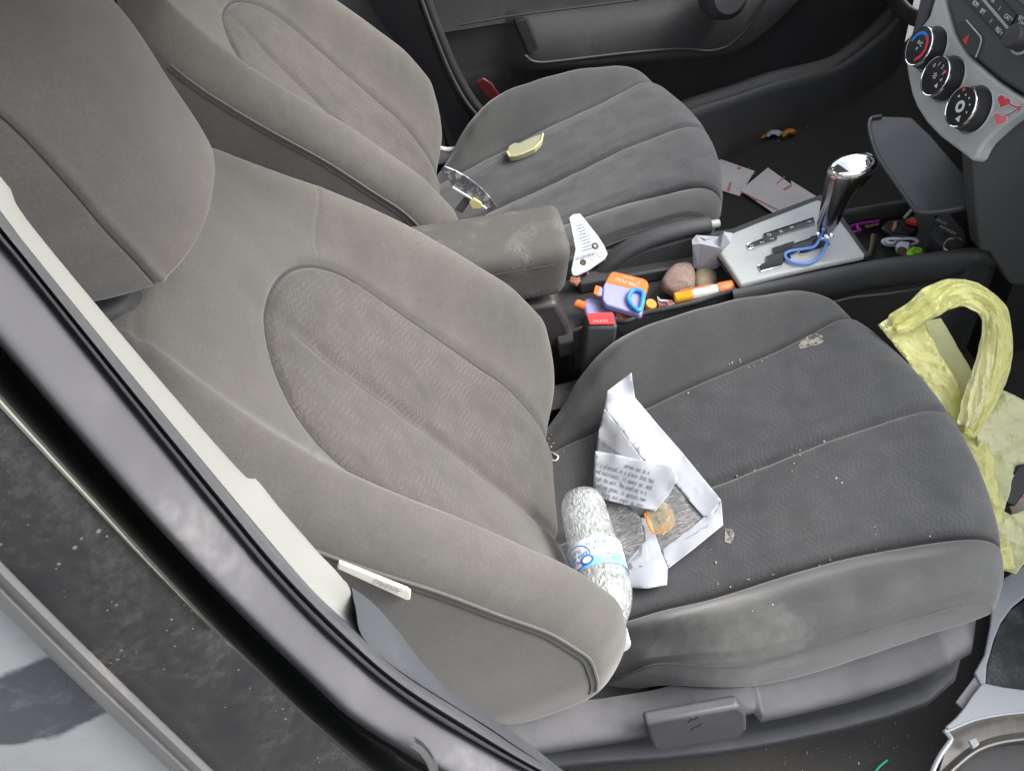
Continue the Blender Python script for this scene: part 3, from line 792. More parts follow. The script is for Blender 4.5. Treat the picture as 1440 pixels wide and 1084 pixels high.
# seat belt buckle
bk = thing('seat_belt_buckle', at(842, 520, y=.30), 'black seat belt buckle with red press button beside the console tray', 'buckle')
b0, b1 = Vector((.168, .345, .045)), Vector((.150, .300, -.055))
top = [at(*p, z=.088) for p in ((820, 441), (865, 439), (869, 459), (826, 460))]
dn = at(836, 518, z=.0) - at(845, 450, z=.088)
MB().prism([p for p in top], dn).build('housing', M['dark'], bk, bevel=.005)
tc = sum(top, Vector()) / 4
MB().prism([tc + (p - tc) * .84 + Vector((0, 0, .001)) for p in top], (0, 0, .0022)).build('press_button', simple('red_button', (.58, .05, .055), .35, var=.25), bk, bevel=.0012)
text('button_text', 'PRESS', .0085, tc + (top[3] - top[0]) * .24 + Vector((-.002, 0, .0034)), top[1] - top[0], top[0] - top[3], simple('button_print', (.75, .30, .28), .5), bk)
MB().tube([at(824, 489, z=.035) + Vector((0, -.006, .0)), at(849, 489, z=.035) + Vector((0, -.006, .0))], .0012, 6).build('buckle_line', M['silver'], bk)
m = MB(); m.tube([at(836, 515, z=.002), at(820, 575, z=-.07)], .013, 8, flat=.5); m.build('buckle_strap', M['black'], bk)

# ------------------------------------------------------------------ dashboard
da = thing('dashboard', (.8, .36, .1), 'dashboard centre stack with silver climate panel, three round dials and radio', 'dashboard')
th = math.radians(22); K0 = Vector((.655, .373, .325)); SN = Vector((-math.cos(th), 0, math.sin(th))); ST = Vector((math.sin(th), 0, math.cos(th))); SY = Vector((0, -1, 0))
def st(px, py, off=0.0): return atp(px, py, K0 + SN * off, SN)
sil = [(1322, -24), (1328, 2), (1341, 47), (1350, 62), (1360, 76), (1373, 89), (1388, 102), (1405, 116), (1424, 129), (1450, 144), (1480, 160), (1442, 155), (1418, 170), (1400, 186), (1386, 199), (1379, 209), (1374, 220), (1367, 227), (1357, 219), (1341, 207), (1321, 192), (1302, 172), (1288, 150), (1281, 132), (1276, 108), (1273, 88), (1280, 66), (1292, 42), (1306, 24), (1313, 0), (1316, -24)]
MB().prism([st(*p) for p in sil], -SN * .020).build('climate_panel', M['silver'], da, bevel=.006)
CPN = da.children[-1]
rad = [(1332, -40), (1331, 0), (1344, 46), (1362, 74), (1376, 86), (1407, 112), (1442, 134), (1500, 160), (1560, 60), (1520, -80), (1400, -90)]
MB().prism([st(*p, .004) for p in rad], -SN * .05).build('radio_surround', simple('radio_surround_plastic', (.055, .057, .059), .5, grain=.4, gscale=1500), da, bevel=.004)
RS = da.children[-1]
dark_side = [(1296, 40), (1312, 0), (1318, -30), (1300, -30), (1286, 30), (1278, 60)]
MB().prism([st(*p, -.004) for p in dark_side], -SN * .03).build('stack_side', M['plas'], da, bevel=.004)
# dials
facem = simple('dial_black', (.014, .014, .016), .28); barm = simple('dial_grip', (.022, .022, .024), .5, grain=.4, gscale=1400)
bl = simple('blue_mark', (.02, .22, .85), .5); rd = simple('red_mark', (.75, .05, .06), .5); gy = simple('grey_mark', (.66, .67, .68), .5)
def arc(c, r, a0, a1, w, mat, name, par, lift=.0004):
    n = 14; V = []
    for k in range(n + 1):
        a = a0 + (a1 - a0) * k / n; d_ = SY * math.cos(a) + ST * math.sin(a)
        V += [c + d_ * (r - w / 2) + SN * lift, c + d_ * (r + w / 2) + SN * lift]
    f = [(2 * k, 2 * k + 1, 2 * k + 3, 2 * k + 2) for k in range(n)]
    return mk(name, V, f, mat, par, smooth=False, solid=.0004)
for di, (px, py) in enumerate(((1291, 65), (1314, 107), (1350, 150))):
    H = .024; c = atp(px, py, K0 + SN * H, SN); base = c - SN * H; R0 = .0265
    o = MB().lathe([(R0 * 1.22, -.006), (R0 * 1.22, .001), (R0 * 1.18, .003), (R0 * 1.13, .002), (R0 * 1.10, -.004)], base, SN, 44, capends=False).build('dial_surround', M['silver'], CPN)
    d = MB().lathe([(R0 * 1.08, -.010), (R0 * 1.06, .010), (R0 * 1.02, .018), (R0 * 1.0, .0205), (R0 * .96, .021)], base, SN, 44).build('climate_dial', barm, da)
    MB().lathe([(R0 * 1.005, .0200), (R0 * 1.005, .0225), (R0 * .975, .0238), (R0 * .935, .0236), (R0 * .925, .0225)], base, SN, 44, capends=False).build('dial_ring', M['chrome'], d)
    MB().lathe([(R0 * .935, .0200), (R0 * .925, .0230), (0, .0232)], base, SN, 40).build('dial_face', facem, d)
    f = base + SN * .0234
    if di == 0:
        arc(f, R0 * .66, pi * 1.02, pi * .42, .0042, bl, 'cold_mark', d); arc(f, R0 * .66, pi * .40, -pi * .30, .0042, rd, 'hot_mark', d)
        a = -pi * .30; arc(f, R0 * .72, a - .12, a - .02, .004, rd, 'dial_pointer', d)
        for k in range(2):
            o = text('dial_symbol', ('FF', '▭')[k] if False else ('A/C', '≡')[k], .0080, f + ST * (.004 - .008 * k), SY, ST, gy, d)
    elif di == 1:
        for a, s in ((2.5, '0'), (1.9, '1'), (1.3, '2'), (.7, '3'), (.1, '4'), (-.5, '▲')):
            text('dial_symbol', s, .0075, f + (SY * math.cos(a) + ST * math.sin(a)) * R0 * .58, SY, ST, gy, d)
        text('dial_symbol', '✻', .012, f, SY, ST, gy, d)
        arc(f, R0 * .74, .62, .80, .004, rd, 'dial_pointer', d)
    else:
        for a, s in ((2.6, '▪'), (1.8, '▴'), (1.2, '▸'), (.6, '▾'), (0, '◂'), (-.9, '▲')):
            text('dial_symbol', s, .0100, f + (SY * math.cos(a) + ST * math.sin(a)) * R0 * .58, SY, ST, gy, d)
        arc(f, R0 * .22, 0, 6.28, .004, gy, 'dial_symbol', d)
        arc(f, R0 * .80, 2.05, 2.25, .004, rd, 'dial_pointer', d)
# cherry sticker
st_ = thing('sticker', st(1418, 158, .001), 'red cherry sticker with hearts for fruit on the silver climate panel', 'sticker')
def pheart(cx, cy, s, rot, lift, name, mat):
    V = []
    for k in range(36):
        t = 2 * pi * k / 36; x = .0625 * 16 * math.sin(t) ** 3; y = -.0625 * (13 * math.cos(t) - 5 * math.cos(2 * t) - 2 * math.cos(3 * t) - math.cos(4 * t))
        V.append(st(cx + s * (x * math.cos(rot) - y * math.sin(rot)), cy + s * (x * math.sin(rot) + y * math.cos(rot)), lift))
    MB().prism(V, -SN * .0004).build(name, mat, st_, smooth=False)
wb = simple('sticker_white', (.62, .60, .60), .4); hr1 = simple('sticker_red', (.66, .05, .085), .35); hr2 = simple('sticker_pink', (.74, .19, .20), .35); stem = simple('sticker_stem', (.42, .08, .12), .4)
for i, (cx, cy, mt) in enumerate(((1411, 143, hr1), (1405.5, 168, hr2))):
    pheart(cx, cy, 11.8, .45, .0010 + .0006 * i, 'sticker_border', wb); pheart(cx, cy, 9.4, .45, .0014 + .0006 * i, 'heart_fruit', mt)
for q in (((1417, 145), (1427, 150), (1435, 151)), ((1413, 163), (1424, 158), (1435, 151)), ((1432, 156), (1435, 151), (1437, 146))):
    for r, l, mt in ((.0026, .0010, wb), (.0010, .0020, stem)):
        MB().tube(cat([st(*p, l) for p in q], 5), r, 6, flat=.2, up=SN).build('cherry_stem' if mt is stem else 'sticker_border', mt, st_)
# hazard switch
MB().prism([st(*p, .0045) for p in ((1343, 33), (1358, 28), (1380, 53), (1378, 66), (1371, 82), (1357, 68))], SN * .0015).build('hazard_switch', simple('hazard_black', (.03, .03, .033), .45, grain=.3), RS, bevel=.001)
HZ = RS.children[-1]
MB().tube([st(*p, .0065) for p in ((1359, 29), (1379, 52), (1380, 57), (1378, 66), (1372, 81))], .0010, 6).build('hazard_edge', M['silver'], HZ)
MB().prism([st(*p, .0062) for p in ((1364, 48), (1353.5, 57), (1359, 64.5))], SN * .0006).build('hazard_triangle', simple('hazard_red', (.48, .045, .035), .5), HZ, smooth=False)
# radio keys
keym = simple('radio_key', (.018, .018, .020), .35)
for poly in (((1352, -6), (1376, -6), (1419, 42), (1411, 57)), ((1384, -6), (1404, -6), (1431, 22), (1421, 39))):
    MB().prism([st(*p, .0045) for p in poly], SN * .003).build('radio_key', keym, RS, bevel=.001)
MB().prism([st(*p, .0045) for p in ((1377, -6), (1383, -6), (1422, 40), (1419, 43))], SN * .0036).build('radio_trim', simple('radio_trim', (.35, .36, .38), .35), RS)
MB().prism([st(*p, .0042) for p in ((1404, -30), (1436, 2), (1470, 30), (1500, 0), (1460, -50))], SN * .004).build('radio_display', simple('display_grey', (.085, .09, .095), .25), RS)
for px, py, s in ((1372, 6, 'RDM'), (1382, 17, 'RPT'), (1393.5, 30.5, 'I'), (1405, 44, 'FILE v'), (1396, 1, 'TA'), (1405.5, 12.5, 'I'), (1418, 26, 'CAT ^')):
    text('key_text', s, .0078, st(px, py, .0077), SY, ST, wh, RS, sx=.8)
for py, s in ((27, 'SET'), (34, 'UP')): text('key_text', s, .007, st(1436, py, .0048), SY, ST, wh, RS)
c = st(1424, 51, .022); rk = MB().lathe([(.0155, -.02), (.0145, 0), (.013, .0025), (0, .003)], c, SN, 28).build('radio_knob', M['plas'], RS)
MB().lathe([(.019, -.0195), (.019, -.016), (.016, -.0155)], c, SN, 28, capends=False).build('radio_knob_ring', M['silver'], RS)
# flap of the pocket below the stack
FN = Vector((-.30, -.06, 1)).normalized(); F0 = Vector((.60, .36, .155))
def fl(px, py, off=0): return atp(px, py, F0 + FN * off, FN)
flp = [(1221, 174), (1227, 165), (1242, 163), (1282, 165), (1310, 190), (1340, 225), (1372, 262), (1368, 290), (1330, 298), (1300, 301), (1288, 298), (1266, 268), (1240, 232), (1228, 206)]
fm = simple('flap_plastic', (.050, .052, .058), .28, dirt=.4, dirtcol=(.09, .09, .09))
MB().prism([fl(*p) for p in flp], -FN * .008).build('pocket_flap', fm, da, bevel=.003)
lip = [fl(*p, .002) for p in ((1240, 164), (1226, 166), (1222, 176), (1229, 206), (1241, 231), (1266, 267), (1287, 296), (1300, 299), (1330, 296), (1368, 288))]
MB().tube(lip, .0032, 8, sm=3).build('flap_lip', simple('flap_lip_plastic', (.060, .065, .072), .3), da)
# dark carcass behind the stack and the wall of the dash next to the near footwell
wall = [(1367, 224), (1374, 220), (1380, 207), (1402, 186), (1446, 152), (1520, 120), (1640, 160), (1640, 420), (1420, 400), (1392, 356), (1378, 352), (1372, 300)]
MB().prism([at(*p, y=.236) for p in wall], (0, .03, 0)).build('dash_side', simple('dash_side_plastic', (.060, .061, .063), .6, grain=.4, gscale=1200), da, bevel=.006)
m = MB(); m.box((1.0, .36, .05), (.45, .24, .62)); m.box((.93, .36, .42), (.42, .25, .25)); m.build('stack_carcass', M['black'], da, smooth=False)
m = MB(); m.prism([(.80, -.42, .26), (.80, .23, .26), (.80, .23, .20), (.98, .23, .10), (1.2, .23, .40), (.9, .23, .50)][:1] + [(1.25, -.42, .26), (1.25, -.42, .55), (.86, -.42, .50)], (0, .64, 0)); m.build('dash_body', M['dark'], da)
m = MB(); m.prism([(.84, .52, .30), (1.25, .52, .30), (1.25, .52, .55), (.90, .52, .52)], (0, .56, 0)); m.build('dash_body', M['dark'], da)
cpts = [at(*p, x=.95) for p in ((1252, -14), (1262, 5), (1276, 20), (1300, 30))]
MB().tube(cpts, .016, 10, sm=3).build('column_shroud', simple('shroud', (.07, .062, .055), .4, dirt=.5), da)
# power and aux block in the front tray
pb = MB(); pb.prism([at(*p, z=.085) for p in ((1318, 303), (1336, 298), (1358, 324), (1362, 346), (1330, 350), (1308, 330))], (0, 0, -.045)); pb.build('power_block', M['dark'], con, bevel=.004)
PBK = con.children[-1]
c = at(1341, 345, z=.088); MB().lathe([(.0135, -.004), (.0150, .002), (.0128, .0035), (.0112, .001), (.0108, -.012)], c, (-.45, -.1, 1), 28, capends=False).build('socket_ring', simple('socket_ring_metal', (.62, .58, .50), .25, 1.0), PBK)
for px, py, s in ((1324, 312, 'AUX'), (1333, 324, 'POWER')): text('socket_text', s, .0085, at(px, py, z=.0858), (.45, -.9, 0), (.9, .45, 0), gy, PBK)
m = MB(); m.lathe([(.0035, 0), (.0035, .001)], at(1329, 330, z=.0852), (0, 0, 1), 12); m.lathe([(.0025, 0), (.0025, .001)], at(1318, 317, z=.0852), (0, 0, 1), 12); m.build('aux_port', M['black'], PBK)
# ------------------------------------------------------------------ near door pillar and the edge of the closed rear door
def strip(name, rows, mat, parent, n=7, solid=0):
    """rows: list of (pixel polyline, y depth); each becomes an edge of a moulding running down the pillar"""
    C = []
    for pts, y in rows:
        q = cat([at(*p, y=y) for p in pts], 8)
        # resample to a common count by length
        L = [0]
        for a, b in zip(q, q[1:]): L.append(L[-1] + (b - a).length)
        t = np.linspace(0, L[-1], 60); arr = np.array([tuple(p) for p in q])
        C.append(np.stack([np.interp(t, L, arr[:, k]) for k in range(3)], 1))
    C = np.array(C)                                   # rows x 60 x 3
    m = len(rows); tt = np.linspace(0, m - 1, (m - 1) * n + 1)
    G = np.zeros((len(tt), 60, 3))
    for j in range(60):
        for k in range(3): G[:, j, k] = spline(np.arange(m), C[:, j, k], tt)
    return mk(name, G.reshape(-1, 3), grid(60, len(tt)), mat, parent, solid=solid)
PA = [(-100, 130), (0, 248), (13, 262), (20, 283), (40, 312), (105, 392), (240, 552), (343, 668), (360, 674), (400, 722), (470, 802), (492, 828), (508, 892)]
PB = [(-100, 168), (0, 296), (50, 361), (200, 545), (347, 722), (440, 830), (508, 892)]
PC = [(-100, 225), (0, 338), (20, 361), (310, 722), (420, 850), (500, 925), (535, 955), (600, 1003), (680, 1049), (740, 1082), (830, 1125), (960, 1180)]
PB2 = [(-100, 168), (0, 296), (50, 361), (200, 545), (347, 722), (440, 830), (508, 892), (540, 926), (580, 955), (640, 993), (690, 1024), (740, 1058), (820, 1105), (960, 1160)]
def between(a, b, k, n=14):
    def rs(p):
        q = [Vector((*x, 0)) for x in p]; q = cat(q, 6); L = [0]
        for u, v in zip(q, q[1:]): L.append(L[-1] + (v - u).length)
        t = np.linspace(0, L[-1], n); arr = np.array([tuple(p) for p in q])
        return np.stack([np.interp(t, L, arr[:, i]) for i in (0, 1)], 1)
    A, B = rs(a), rs(b); return [tuple(x) for x in A * (1 - k) + B * k]
PD = [(-100, 355), (0, 471), (217, 722), (350, 862), (440, 948), (500, 1003), (570, 1048), (640, 1088), (720, 1130), (860, 1190)]
PE = [(-100, 445), (0, 561), (147, 722), (287, 872), (360, 943), (430, 1010), (500, 1070), (560, 1115), (700, 1200)]
PF = [(-100, 684), (0, 792), (150, 942), (297, 1084), (350, 1135), (440, 1215)]
PG = [(-100, 755), (0, 855), (120, 972), (240, 1084), (300, 1140), (380, 1215)]
pil = thing('door_pillar', at(250, 700, y=-.41), 'near middle door pillar with white trim, black rubber seal and glossy black paint', 'car pillar')
def off(p, dx, dy): return [(a + dx, b + dy) for a, b in p]
strip('pillar_trim', [(off(PA, -6, 4), -.34), (off(PA, -1, 0), -.381), (PA, -.384), (between(PA, PB, .06), -.388), (between(PA, PB, .8), -.404), (PB, -.408)], simple('pale_pillar_trim', (.245, .25, .238), .5, dirt=.12, dirtcol=(.28, .27, .25)), pil, solid=0)
LT = [(494, 825), (512, 838), (530, 854), (558, 885), (600, 938), (650, 984), (690, 1009), (735, 1038), (800, 1090), (880, 1150)]
LB = [(500, 850), (508, 892), (540, 926), (580, 955), (640, 993), (690, 1024), (740, 1058), (820, 1105), (960, 1160)]
lt = simple('lower_trim_plastic', (.062, .068, .078), .55, grain=.5, gscale=1300, dirt=.3, dirtcol=(.15, .15, .15))
strip('lower_trim', [(off(LT, -8, 6), -.325), (off(LT, -1, 1), -.362), (LT, -.372), (between(LT, LB, .15), -.380), (between(LT, LB, .85), -.402), (LB, -.410)], lt, pil)
rub = simple('seal_rubber', (.075, .076, .084), .42, grain=.25, gscale=500, dirt=.35, dirtcol=(.2, .2, .2), dscale=20)
strip('door_seal', [(PB2, -.406), (between(PB2, PC, .10), -.414), (between(PB2, PC, .32), -.424), (between(PB2, PC, .52), -.428), (between(PB2, PC, .66), -.421), (between(PB2, PC, .78), -.428), (between(PB2, PC, .92), -.428), (PC, -.420)], rub, pil, n=5)
pnt = simple('dusty_flange', (.105, .105, .115), .40, coat=.2, dirt=.5, dirtcol=(.28, .27, .27), dscale=9, var=.12)
strip('pillar_flange', [(PC, -.419), (between(PC, PD, .15), -.428), (between(PC, PD, .6), -.440), (PD, -.446), (off(PD, -8, 6), -.432)], pnt, pil)
gap = simple('gap_black', (.022, .024, .024), .25, coat=.5)
rdr = thing('rear_door', at(150, 900, y=-.46), 'dusty glossy black edge of the closed rear door with grey window strip', 'car door')
strip('door_return', [(off(PD, 2, -2), -.405), (between(PD, PE, .35), -.400), (between(PD, PE, .7), -.425), (between(PD, PE, .93), -.450), (PE, -.454)], gap, rdr)
glossy = simple('painted_edge_highlight', (.40, .40, .35), .25, coat=.5)  # gloss highlight put in as pale colour on a tapering strip
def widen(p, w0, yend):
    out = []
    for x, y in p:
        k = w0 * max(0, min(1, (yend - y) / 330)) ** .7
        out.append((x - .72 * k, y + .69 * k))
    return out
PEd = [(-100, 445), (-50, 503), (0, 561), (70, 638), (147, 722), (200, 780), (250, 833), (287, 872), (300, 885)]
strip('edge_highlight', [(PEd, -.4550), (widen(PEd, 3.5, 884), -.4575), (widen(PEd, 8, 884), -.4565)], glossy, rdr)
PEx = PE
# dusty black frame of the rear door: dirt collects towards the window strip
def dusty():
    m, nt, b = newmat('dusty_black_paint'); co = objco(nt)
    b.inputs['Coat Weight'].default_value = .35; b.inputs['Coat Roughness'].default_value = .06
    f = noise_(nt, co, 22, 6, .65); f2 = noise_(nt, co, 160, 5, .7)
    k = math_(nt, 'MULTIPLY', ramp(nt, f, .30, .85), ramp(nt, f2, .25, .85))
    c = mix_col(nt, k, (.012, .013, .016), (.090, .084, .074))
    v = nd(nt, 'ShaderNodeTexVoronoi'); v.inputs['Scale'].default_value = 190; nt.links.new(co, v.inputs['Vector'])
    sz = ramp(nt, noise_(nt, co, 34, 3), .42, .76, 0, .28)
    s = math_(nt, 'LESS_THAN', v.outputs['Distance'], sz)
    c = mix_col(nt, math_(nt, 'MULTIPLY', s, .5), c, (.22, .21, .19))
    nt.links.new(c, b.inputs['Base Color'])
    nt.links.new(math_(nt, 'MULTIPLY_ADD', k, .5, .18), b.inputs['Roughness'])
    nt.links.new(math_(nt, 'MULTIPLY_ADD', math_(nt, 'MAXIMUM', k, s), -.35, .35), b.inputs['Coat Weight'])
    return m
strip('door_frame', [(PE, -.4545), (between(PE, PF, .06), -.456), (between(PE, PF, .3), -.462), (between(PE, PF, .8), -.470), (PF, -.472)], dusty(), rdr)
wst = simple('window_strip_grey', (.16, .16, .165), .38, grain=.2, gscale=400, dirt=.5, dirtcol=(.30, .28, .25), dscale=16)
strip('window_strip', [(off(PF, 3, -2), -.470), (PF, -.476), (between(PF, PG, .2), -.482), (between(PF, PG, .5), -.480), (between(PF, PG, .62), -.484), (between(PF, PG, .9), -.482), (PG, -.474)], wst, rdr, n=5)
PH = [(-300, 900), (-180, 1010), (-60, 1130), (60, 1250), (120, 1300), (200, 1370)]
RDR_O = Vector(rdr.location)
def reflglass():
    m, nt, b = newmat('tinted_glass_painted_reflection'); co = objco(nt)
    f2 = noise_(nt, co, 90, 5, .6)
    # reflection painted into the colour: pale field round a dark patch
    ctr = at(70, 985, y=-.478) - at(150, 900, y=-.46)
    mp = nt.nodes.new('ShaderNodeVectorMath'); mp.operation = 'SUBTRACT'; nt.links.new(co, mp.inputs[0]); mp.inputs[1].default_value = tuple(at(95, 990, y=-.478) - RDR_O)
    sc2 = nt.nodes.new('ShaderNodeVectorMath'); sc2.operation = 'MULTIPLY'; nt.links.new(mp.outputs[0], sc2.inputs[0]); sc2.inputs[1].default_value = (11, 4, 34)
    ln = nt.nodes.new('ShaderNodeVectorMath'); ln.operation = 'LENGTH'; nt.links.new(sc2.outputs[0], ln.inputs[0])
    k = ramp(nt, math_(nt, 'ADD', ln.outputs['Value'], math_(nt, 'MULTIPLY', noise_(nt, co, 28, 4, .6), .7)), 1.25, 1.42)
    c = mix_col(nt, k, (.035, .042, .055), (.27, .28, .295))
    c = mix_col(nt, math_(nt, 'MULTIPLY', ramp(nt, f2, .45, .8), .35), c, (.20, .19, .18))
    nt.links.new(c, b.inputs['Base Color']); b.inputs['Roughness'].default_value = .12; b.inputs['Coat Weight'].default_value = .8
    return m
strip('window_glass', [(off(PG, 3, -3), -.470), (between(PG, PH, .4), -.478), (PH, -.482)], reflglass(), rdr)
# striker and latch plate low on the pillar
chm = simple('steel', (.55, .55, .56), .25, 1.0)
MB().tube(cat([at(*p, y=-.452) for p in ((577, 1042), (592, 1052), (604, 1068), (610, 1086), (612, 1110))], 5), .0035, 8).build('striker', chm, pil)

# ------------------------------------------------------------------ ray helpers for things lying on the seats
CB = bvh(CP)
def hit(px, py, lift=0.0, dv=Vector((0, 0, 0))):
    d = ray(px, py).normalized()
    p, n, i, t = CB.ray_cast(CAM_LOC - dv, d)
    if p is None: return at(px, py, z=.03)
    if n.dot(d) > 0: n = -n
    return p + dv + Vector((0, 0, lift)) + n * .0004

# ------------------------------------------------------------------ bottle
A0 = at(816, 697, z=.040); A1 = at(870, 912, z=.034)
ax = (A1 - A0).normalized(); L = (A1 - A0).length
def clear_crinkle():
    m, nt, b = newmat('crinkled_clear_plastic'); co = objco(nt)
    b.inputs['Base Color'].default_value = (.62, .65, .64, 1); b.inputs['Roughness'].default_value = .07
    b.inputs['Specular IOR Level'].default_value = .9; b.inputs['Coat Weight'].default_value = .6
    v = nd(nt, 'ShaderNodeTexVoronoi', feature='SMOOTH_F1'); v.inputs['Scale'].default_value = 230; nt.links.new(co, v.inputs['Vector'])
    mp = nt.nodes.new('ShaderNodeMapping'); mp.inputs['Scale'].default_value = (1.6, .55, 1.2); nt.links.new(co, mp.inputs[0])
    f = noise_(nt, mp.outputs[0], 120, 3, .6)
    h = math_(nt, 'ADD', math_(nt, 'MULTIPLY', v.outputs['Distance'], .5), math_(nt, 'ABSOLUTE', math_(nt, 'SUBTRACT', f, .5)))
    bump(nt, b, h, 1.0, .0060)
    t = nt.nodes.new('ShaderNodeBsdfTransparent'); t.inputs[0].default_value = (.93, .95, .95, 1)
    ms = nt.nodes.new('ShaderNodeMixShader')
    nt.links.new(ramp(nt, f, .35, .7, .42, .62), ms.inputs[0])
    nt.links.new(t.outputs[0], ms.inputs[1]); nt.links.new(b.outputs[0], ms.inputs[2])
    nt.links.new(ms.outputs[0], nt.nodes['Material Output'].inputs['Surface'])
    return m
cc = clear_crinkle()
bt = thing('water_bottle', A0 - Vector((0, 0, .034)), 'crinkled clear plastic water bottle with blue label and white cap', 'bottle')
prof = [(.002, .0015), (.015, 0), (.023, .003), (.0265, .010), (.0285, .020), (.0290, .030), (.0280, .034), (.0294, .039), (.0300, .050), (.0290, .055), (.0302, .060), (.0296, .072), (.0308, .080), (.0325, .086), (.0330, .090), (.0330, .138), (.0325, .143), (.0332, .150), (.0322, .160), (.0292, .173), (.0240, .186), (.0180, .197), (.0136, .204), (.0128, .209), (.0128, .214)]
k = L / .232
MB().lathe([(r, h * k) for r, h in prof], A0, ax, 56).build('bottle_body', cc, bt)
B = bt.children[-1]
capm = simple('white_cap', (.78, .80, .82), .35)
V = MB(); V.lathe([(.0, L - .023), (.0142, L - .023), (.0150, L - .021), (.0150, L - .004), (.0140, L - .0015), (0, L - .001)], A0, ax, 36); V.build('cap', capm, bt)
# label: a band with printing
def label_mat():
    m, nt, b = newmat('bottle_label'); uv = nt.nodes.new('ShaderNodeUVMap'); uv.uv_map = 'UVMap'
    b.inputs['Roughness'].default_value = .3
    s = nt.nodes.new('ShaderNodeSeparateXYZ'); nt.links.new(uv.outputs[0], s.inputs[0])
    f = noise_(nt, uv.outputs[0], 14, 3)
    wv = math_(nt, 'ADD', s.outputs[1], math_(nt, 'MULTIPLY', f, .5))
    c = mix_col(nt, ramp(nt, wv, .5, 1.15), (.72, .82, .88), (.22, .52, .80))
    nt.links.new(c, b.inputs['Base Color']); return m
N_ = ax.cross(Vector((0, 0, 1))).normalized()
Up = N_.cross(ax); Up = Up if Up.z > 0 else -Up
V = []; UVs = []; nl = 40
h0, h1 = .092 * k, .133 * k
for j in range(6):
    h = h0 + (h1 - h0) * j / 5
    for i in range(nl + 1):
        a = -2.2 + 4.4 * i / nl
        V.append(A0 + ax * h + (Up * math.cos(a) + N_ * math.sin(a)) * .0341); UVs.append((i / nl, j / 5))
lab = mk('label', V, grid(nl + 1, 6), label_mat(), bt, uvs=UVs)
lb = simple('label_blue', (.03, .16, .62), .35); lw = simple('label_white', (.80, .83, .85), .35)
def onlab(a, h, lift=.0006): return A0 + ax * h + (Up * math.cos(a) + N_ * math.sin(a)) * (.0341 + lift), (Up * math.cos(a) + N_ * math.sin(a))
# which side is towards the backrest in view
sgn = 1 if (N_.x < 0) else -1
SX_ = 1 if N_.dot(ax.cross(Up)) > 0 else -1
def wraptext(s, size, a0, h, mat):
    objs = []
    for i, ch in enumerate(s):
        if ch == ' ': continue
        a = a0 + SX_ * ((i - (len(s) - 1) / 2) * size * .62) / .0341
        p, n = onlab(a, h)
        objs.append(text('label_text', ch, size, p, ax.cross(n), ax, mat, lab, .0001))
    return joinmesh(objs, 'label_text')
mid = (h0 + h1) / 2
V = []; 
for (rr, mt, lf, nm, hh, aa) in ((.0165, lb, .0004, 'label_badge', mid + .001, .85), (.0150, lw, .0007, 'label_badge', mid + .001, .85), (.0065, lb, .0010, 'label_badge', mid + .010, .42), (.0044, lw, .0013, 'label_badge', mid + .010, .42)):
    V = []
    for i in range(32):
        t = 2 * pi * i / 32; h = hh + rr * .95 * math.sin(t); h = min(max(h, h0 + .0004), h1 - .0004)
        V.append(onlab(sgn * aa + rr * 1.25 * math.cos(t) / .0341, h, lf)[0])
    c_ = onlab(sgn * aa, min(hh, h1 - .0005), lf)[0]
    mk(nm, V + [c_], [(i, (i + 1) % 32, 32) for i in range(32)], mt, lab, smooth=False)
wraptext('PURIFIED', .0062, sgn * 1.02, mid - .006, lb)
wraptext('Drinking', .0078, sgn * .92, mid + .001, lb)
wraptext('Water', .0070, sgn * .95, mid + .008, lb)
wraptext('WATER FL', .0058, sgn * -.05, mid - .011, lb)
wraptext('16.9', .0055, sgn * -.08, mid - .004, lb)
wraptext('NUTRITION', .0042, sgn * -.65, mid + .006, lb)
wraptext('FACTS', .0042, sgn * -.65, mid + .011, lb)

# ------------------------------------------------------------------ crumpled printed sheet
pp = thing('printed_paper', hit(900, 720), 'crumpled printed sheet with text and grey photographs lying on the near seat', 'paper')
def face(name, pts, mat, par, lift_all=0.0, solid=.0005, sub=0, step=5.0, amp=.0016):
    bm = bmesh.new(); bm.faces.new([bm.verts.new((x, y, 0)) for x, y, _ in pts])
    bmesh.ops.triangulate(bm, faces=bm.faces[:])
    for axis in (0, 1):
        vals = [p[axis] for p in pts]; c = min(vals) + step
        while c < max(vals):
            co = Vector((c, 0, 0)) if axis == 0 else Vector((0, c, 0)); no = Vector((1, 0, 0)) if axis == 0 else Vector((0, 1, 0))
            bmesh.ops.bisect_plane(bm, geom=bm.verts[:] + bm.edges[:] + bm.faces[:], plane_co=co, plane_no=no, dist=.01); c += step
    V = []
    cx = sum(p[0] for p in pts) / len(pts); cy = sum(p[1] for p in pts) / len(pts)
    h0 = hit(cx, cy).z; 
    for v in bm.verts:
        w = [1 / ((v.co.x - x) ** 2 + (v.co.y - y) ** 2 + 4) ** 1.1 for x, y, _ in pts]
        l = sum(a_ * p[2] for a_, p in zip(w, pts)) / sum(w)
        q = sum((hit(v.co.x + a_, v.co.y + b_, 0) for a_, b_ in ((0, 0), (14, 0), (-14, 0), (0, 14), (0, -14), (9, 9), (-9, -9), (9, -9), (-9, 9))), Vector()) / 9
        q = atp(v.co.x, v.co.y, q + Vector((0, 0, .003)), (0, 0, 1)); d_ = (CAM_LOC - q).normalized()
        q = q + d_ * (l + lift_all) / max(.45, d_.z)
        q += d_ * (amp * mnoise.noise(q * 26) + amp * .8 * (1 - 2 * abs(mnoise.noise(q * 30 + Vector((cx, 0, 0))))))
        V.append(q)
    F = [tuple(v.index for v in q.verts) for q in bm.faces]; bm.free()
    return mk(name, V, F, mat, par, smooth=True, solid=solid)
Wt = M['paper']
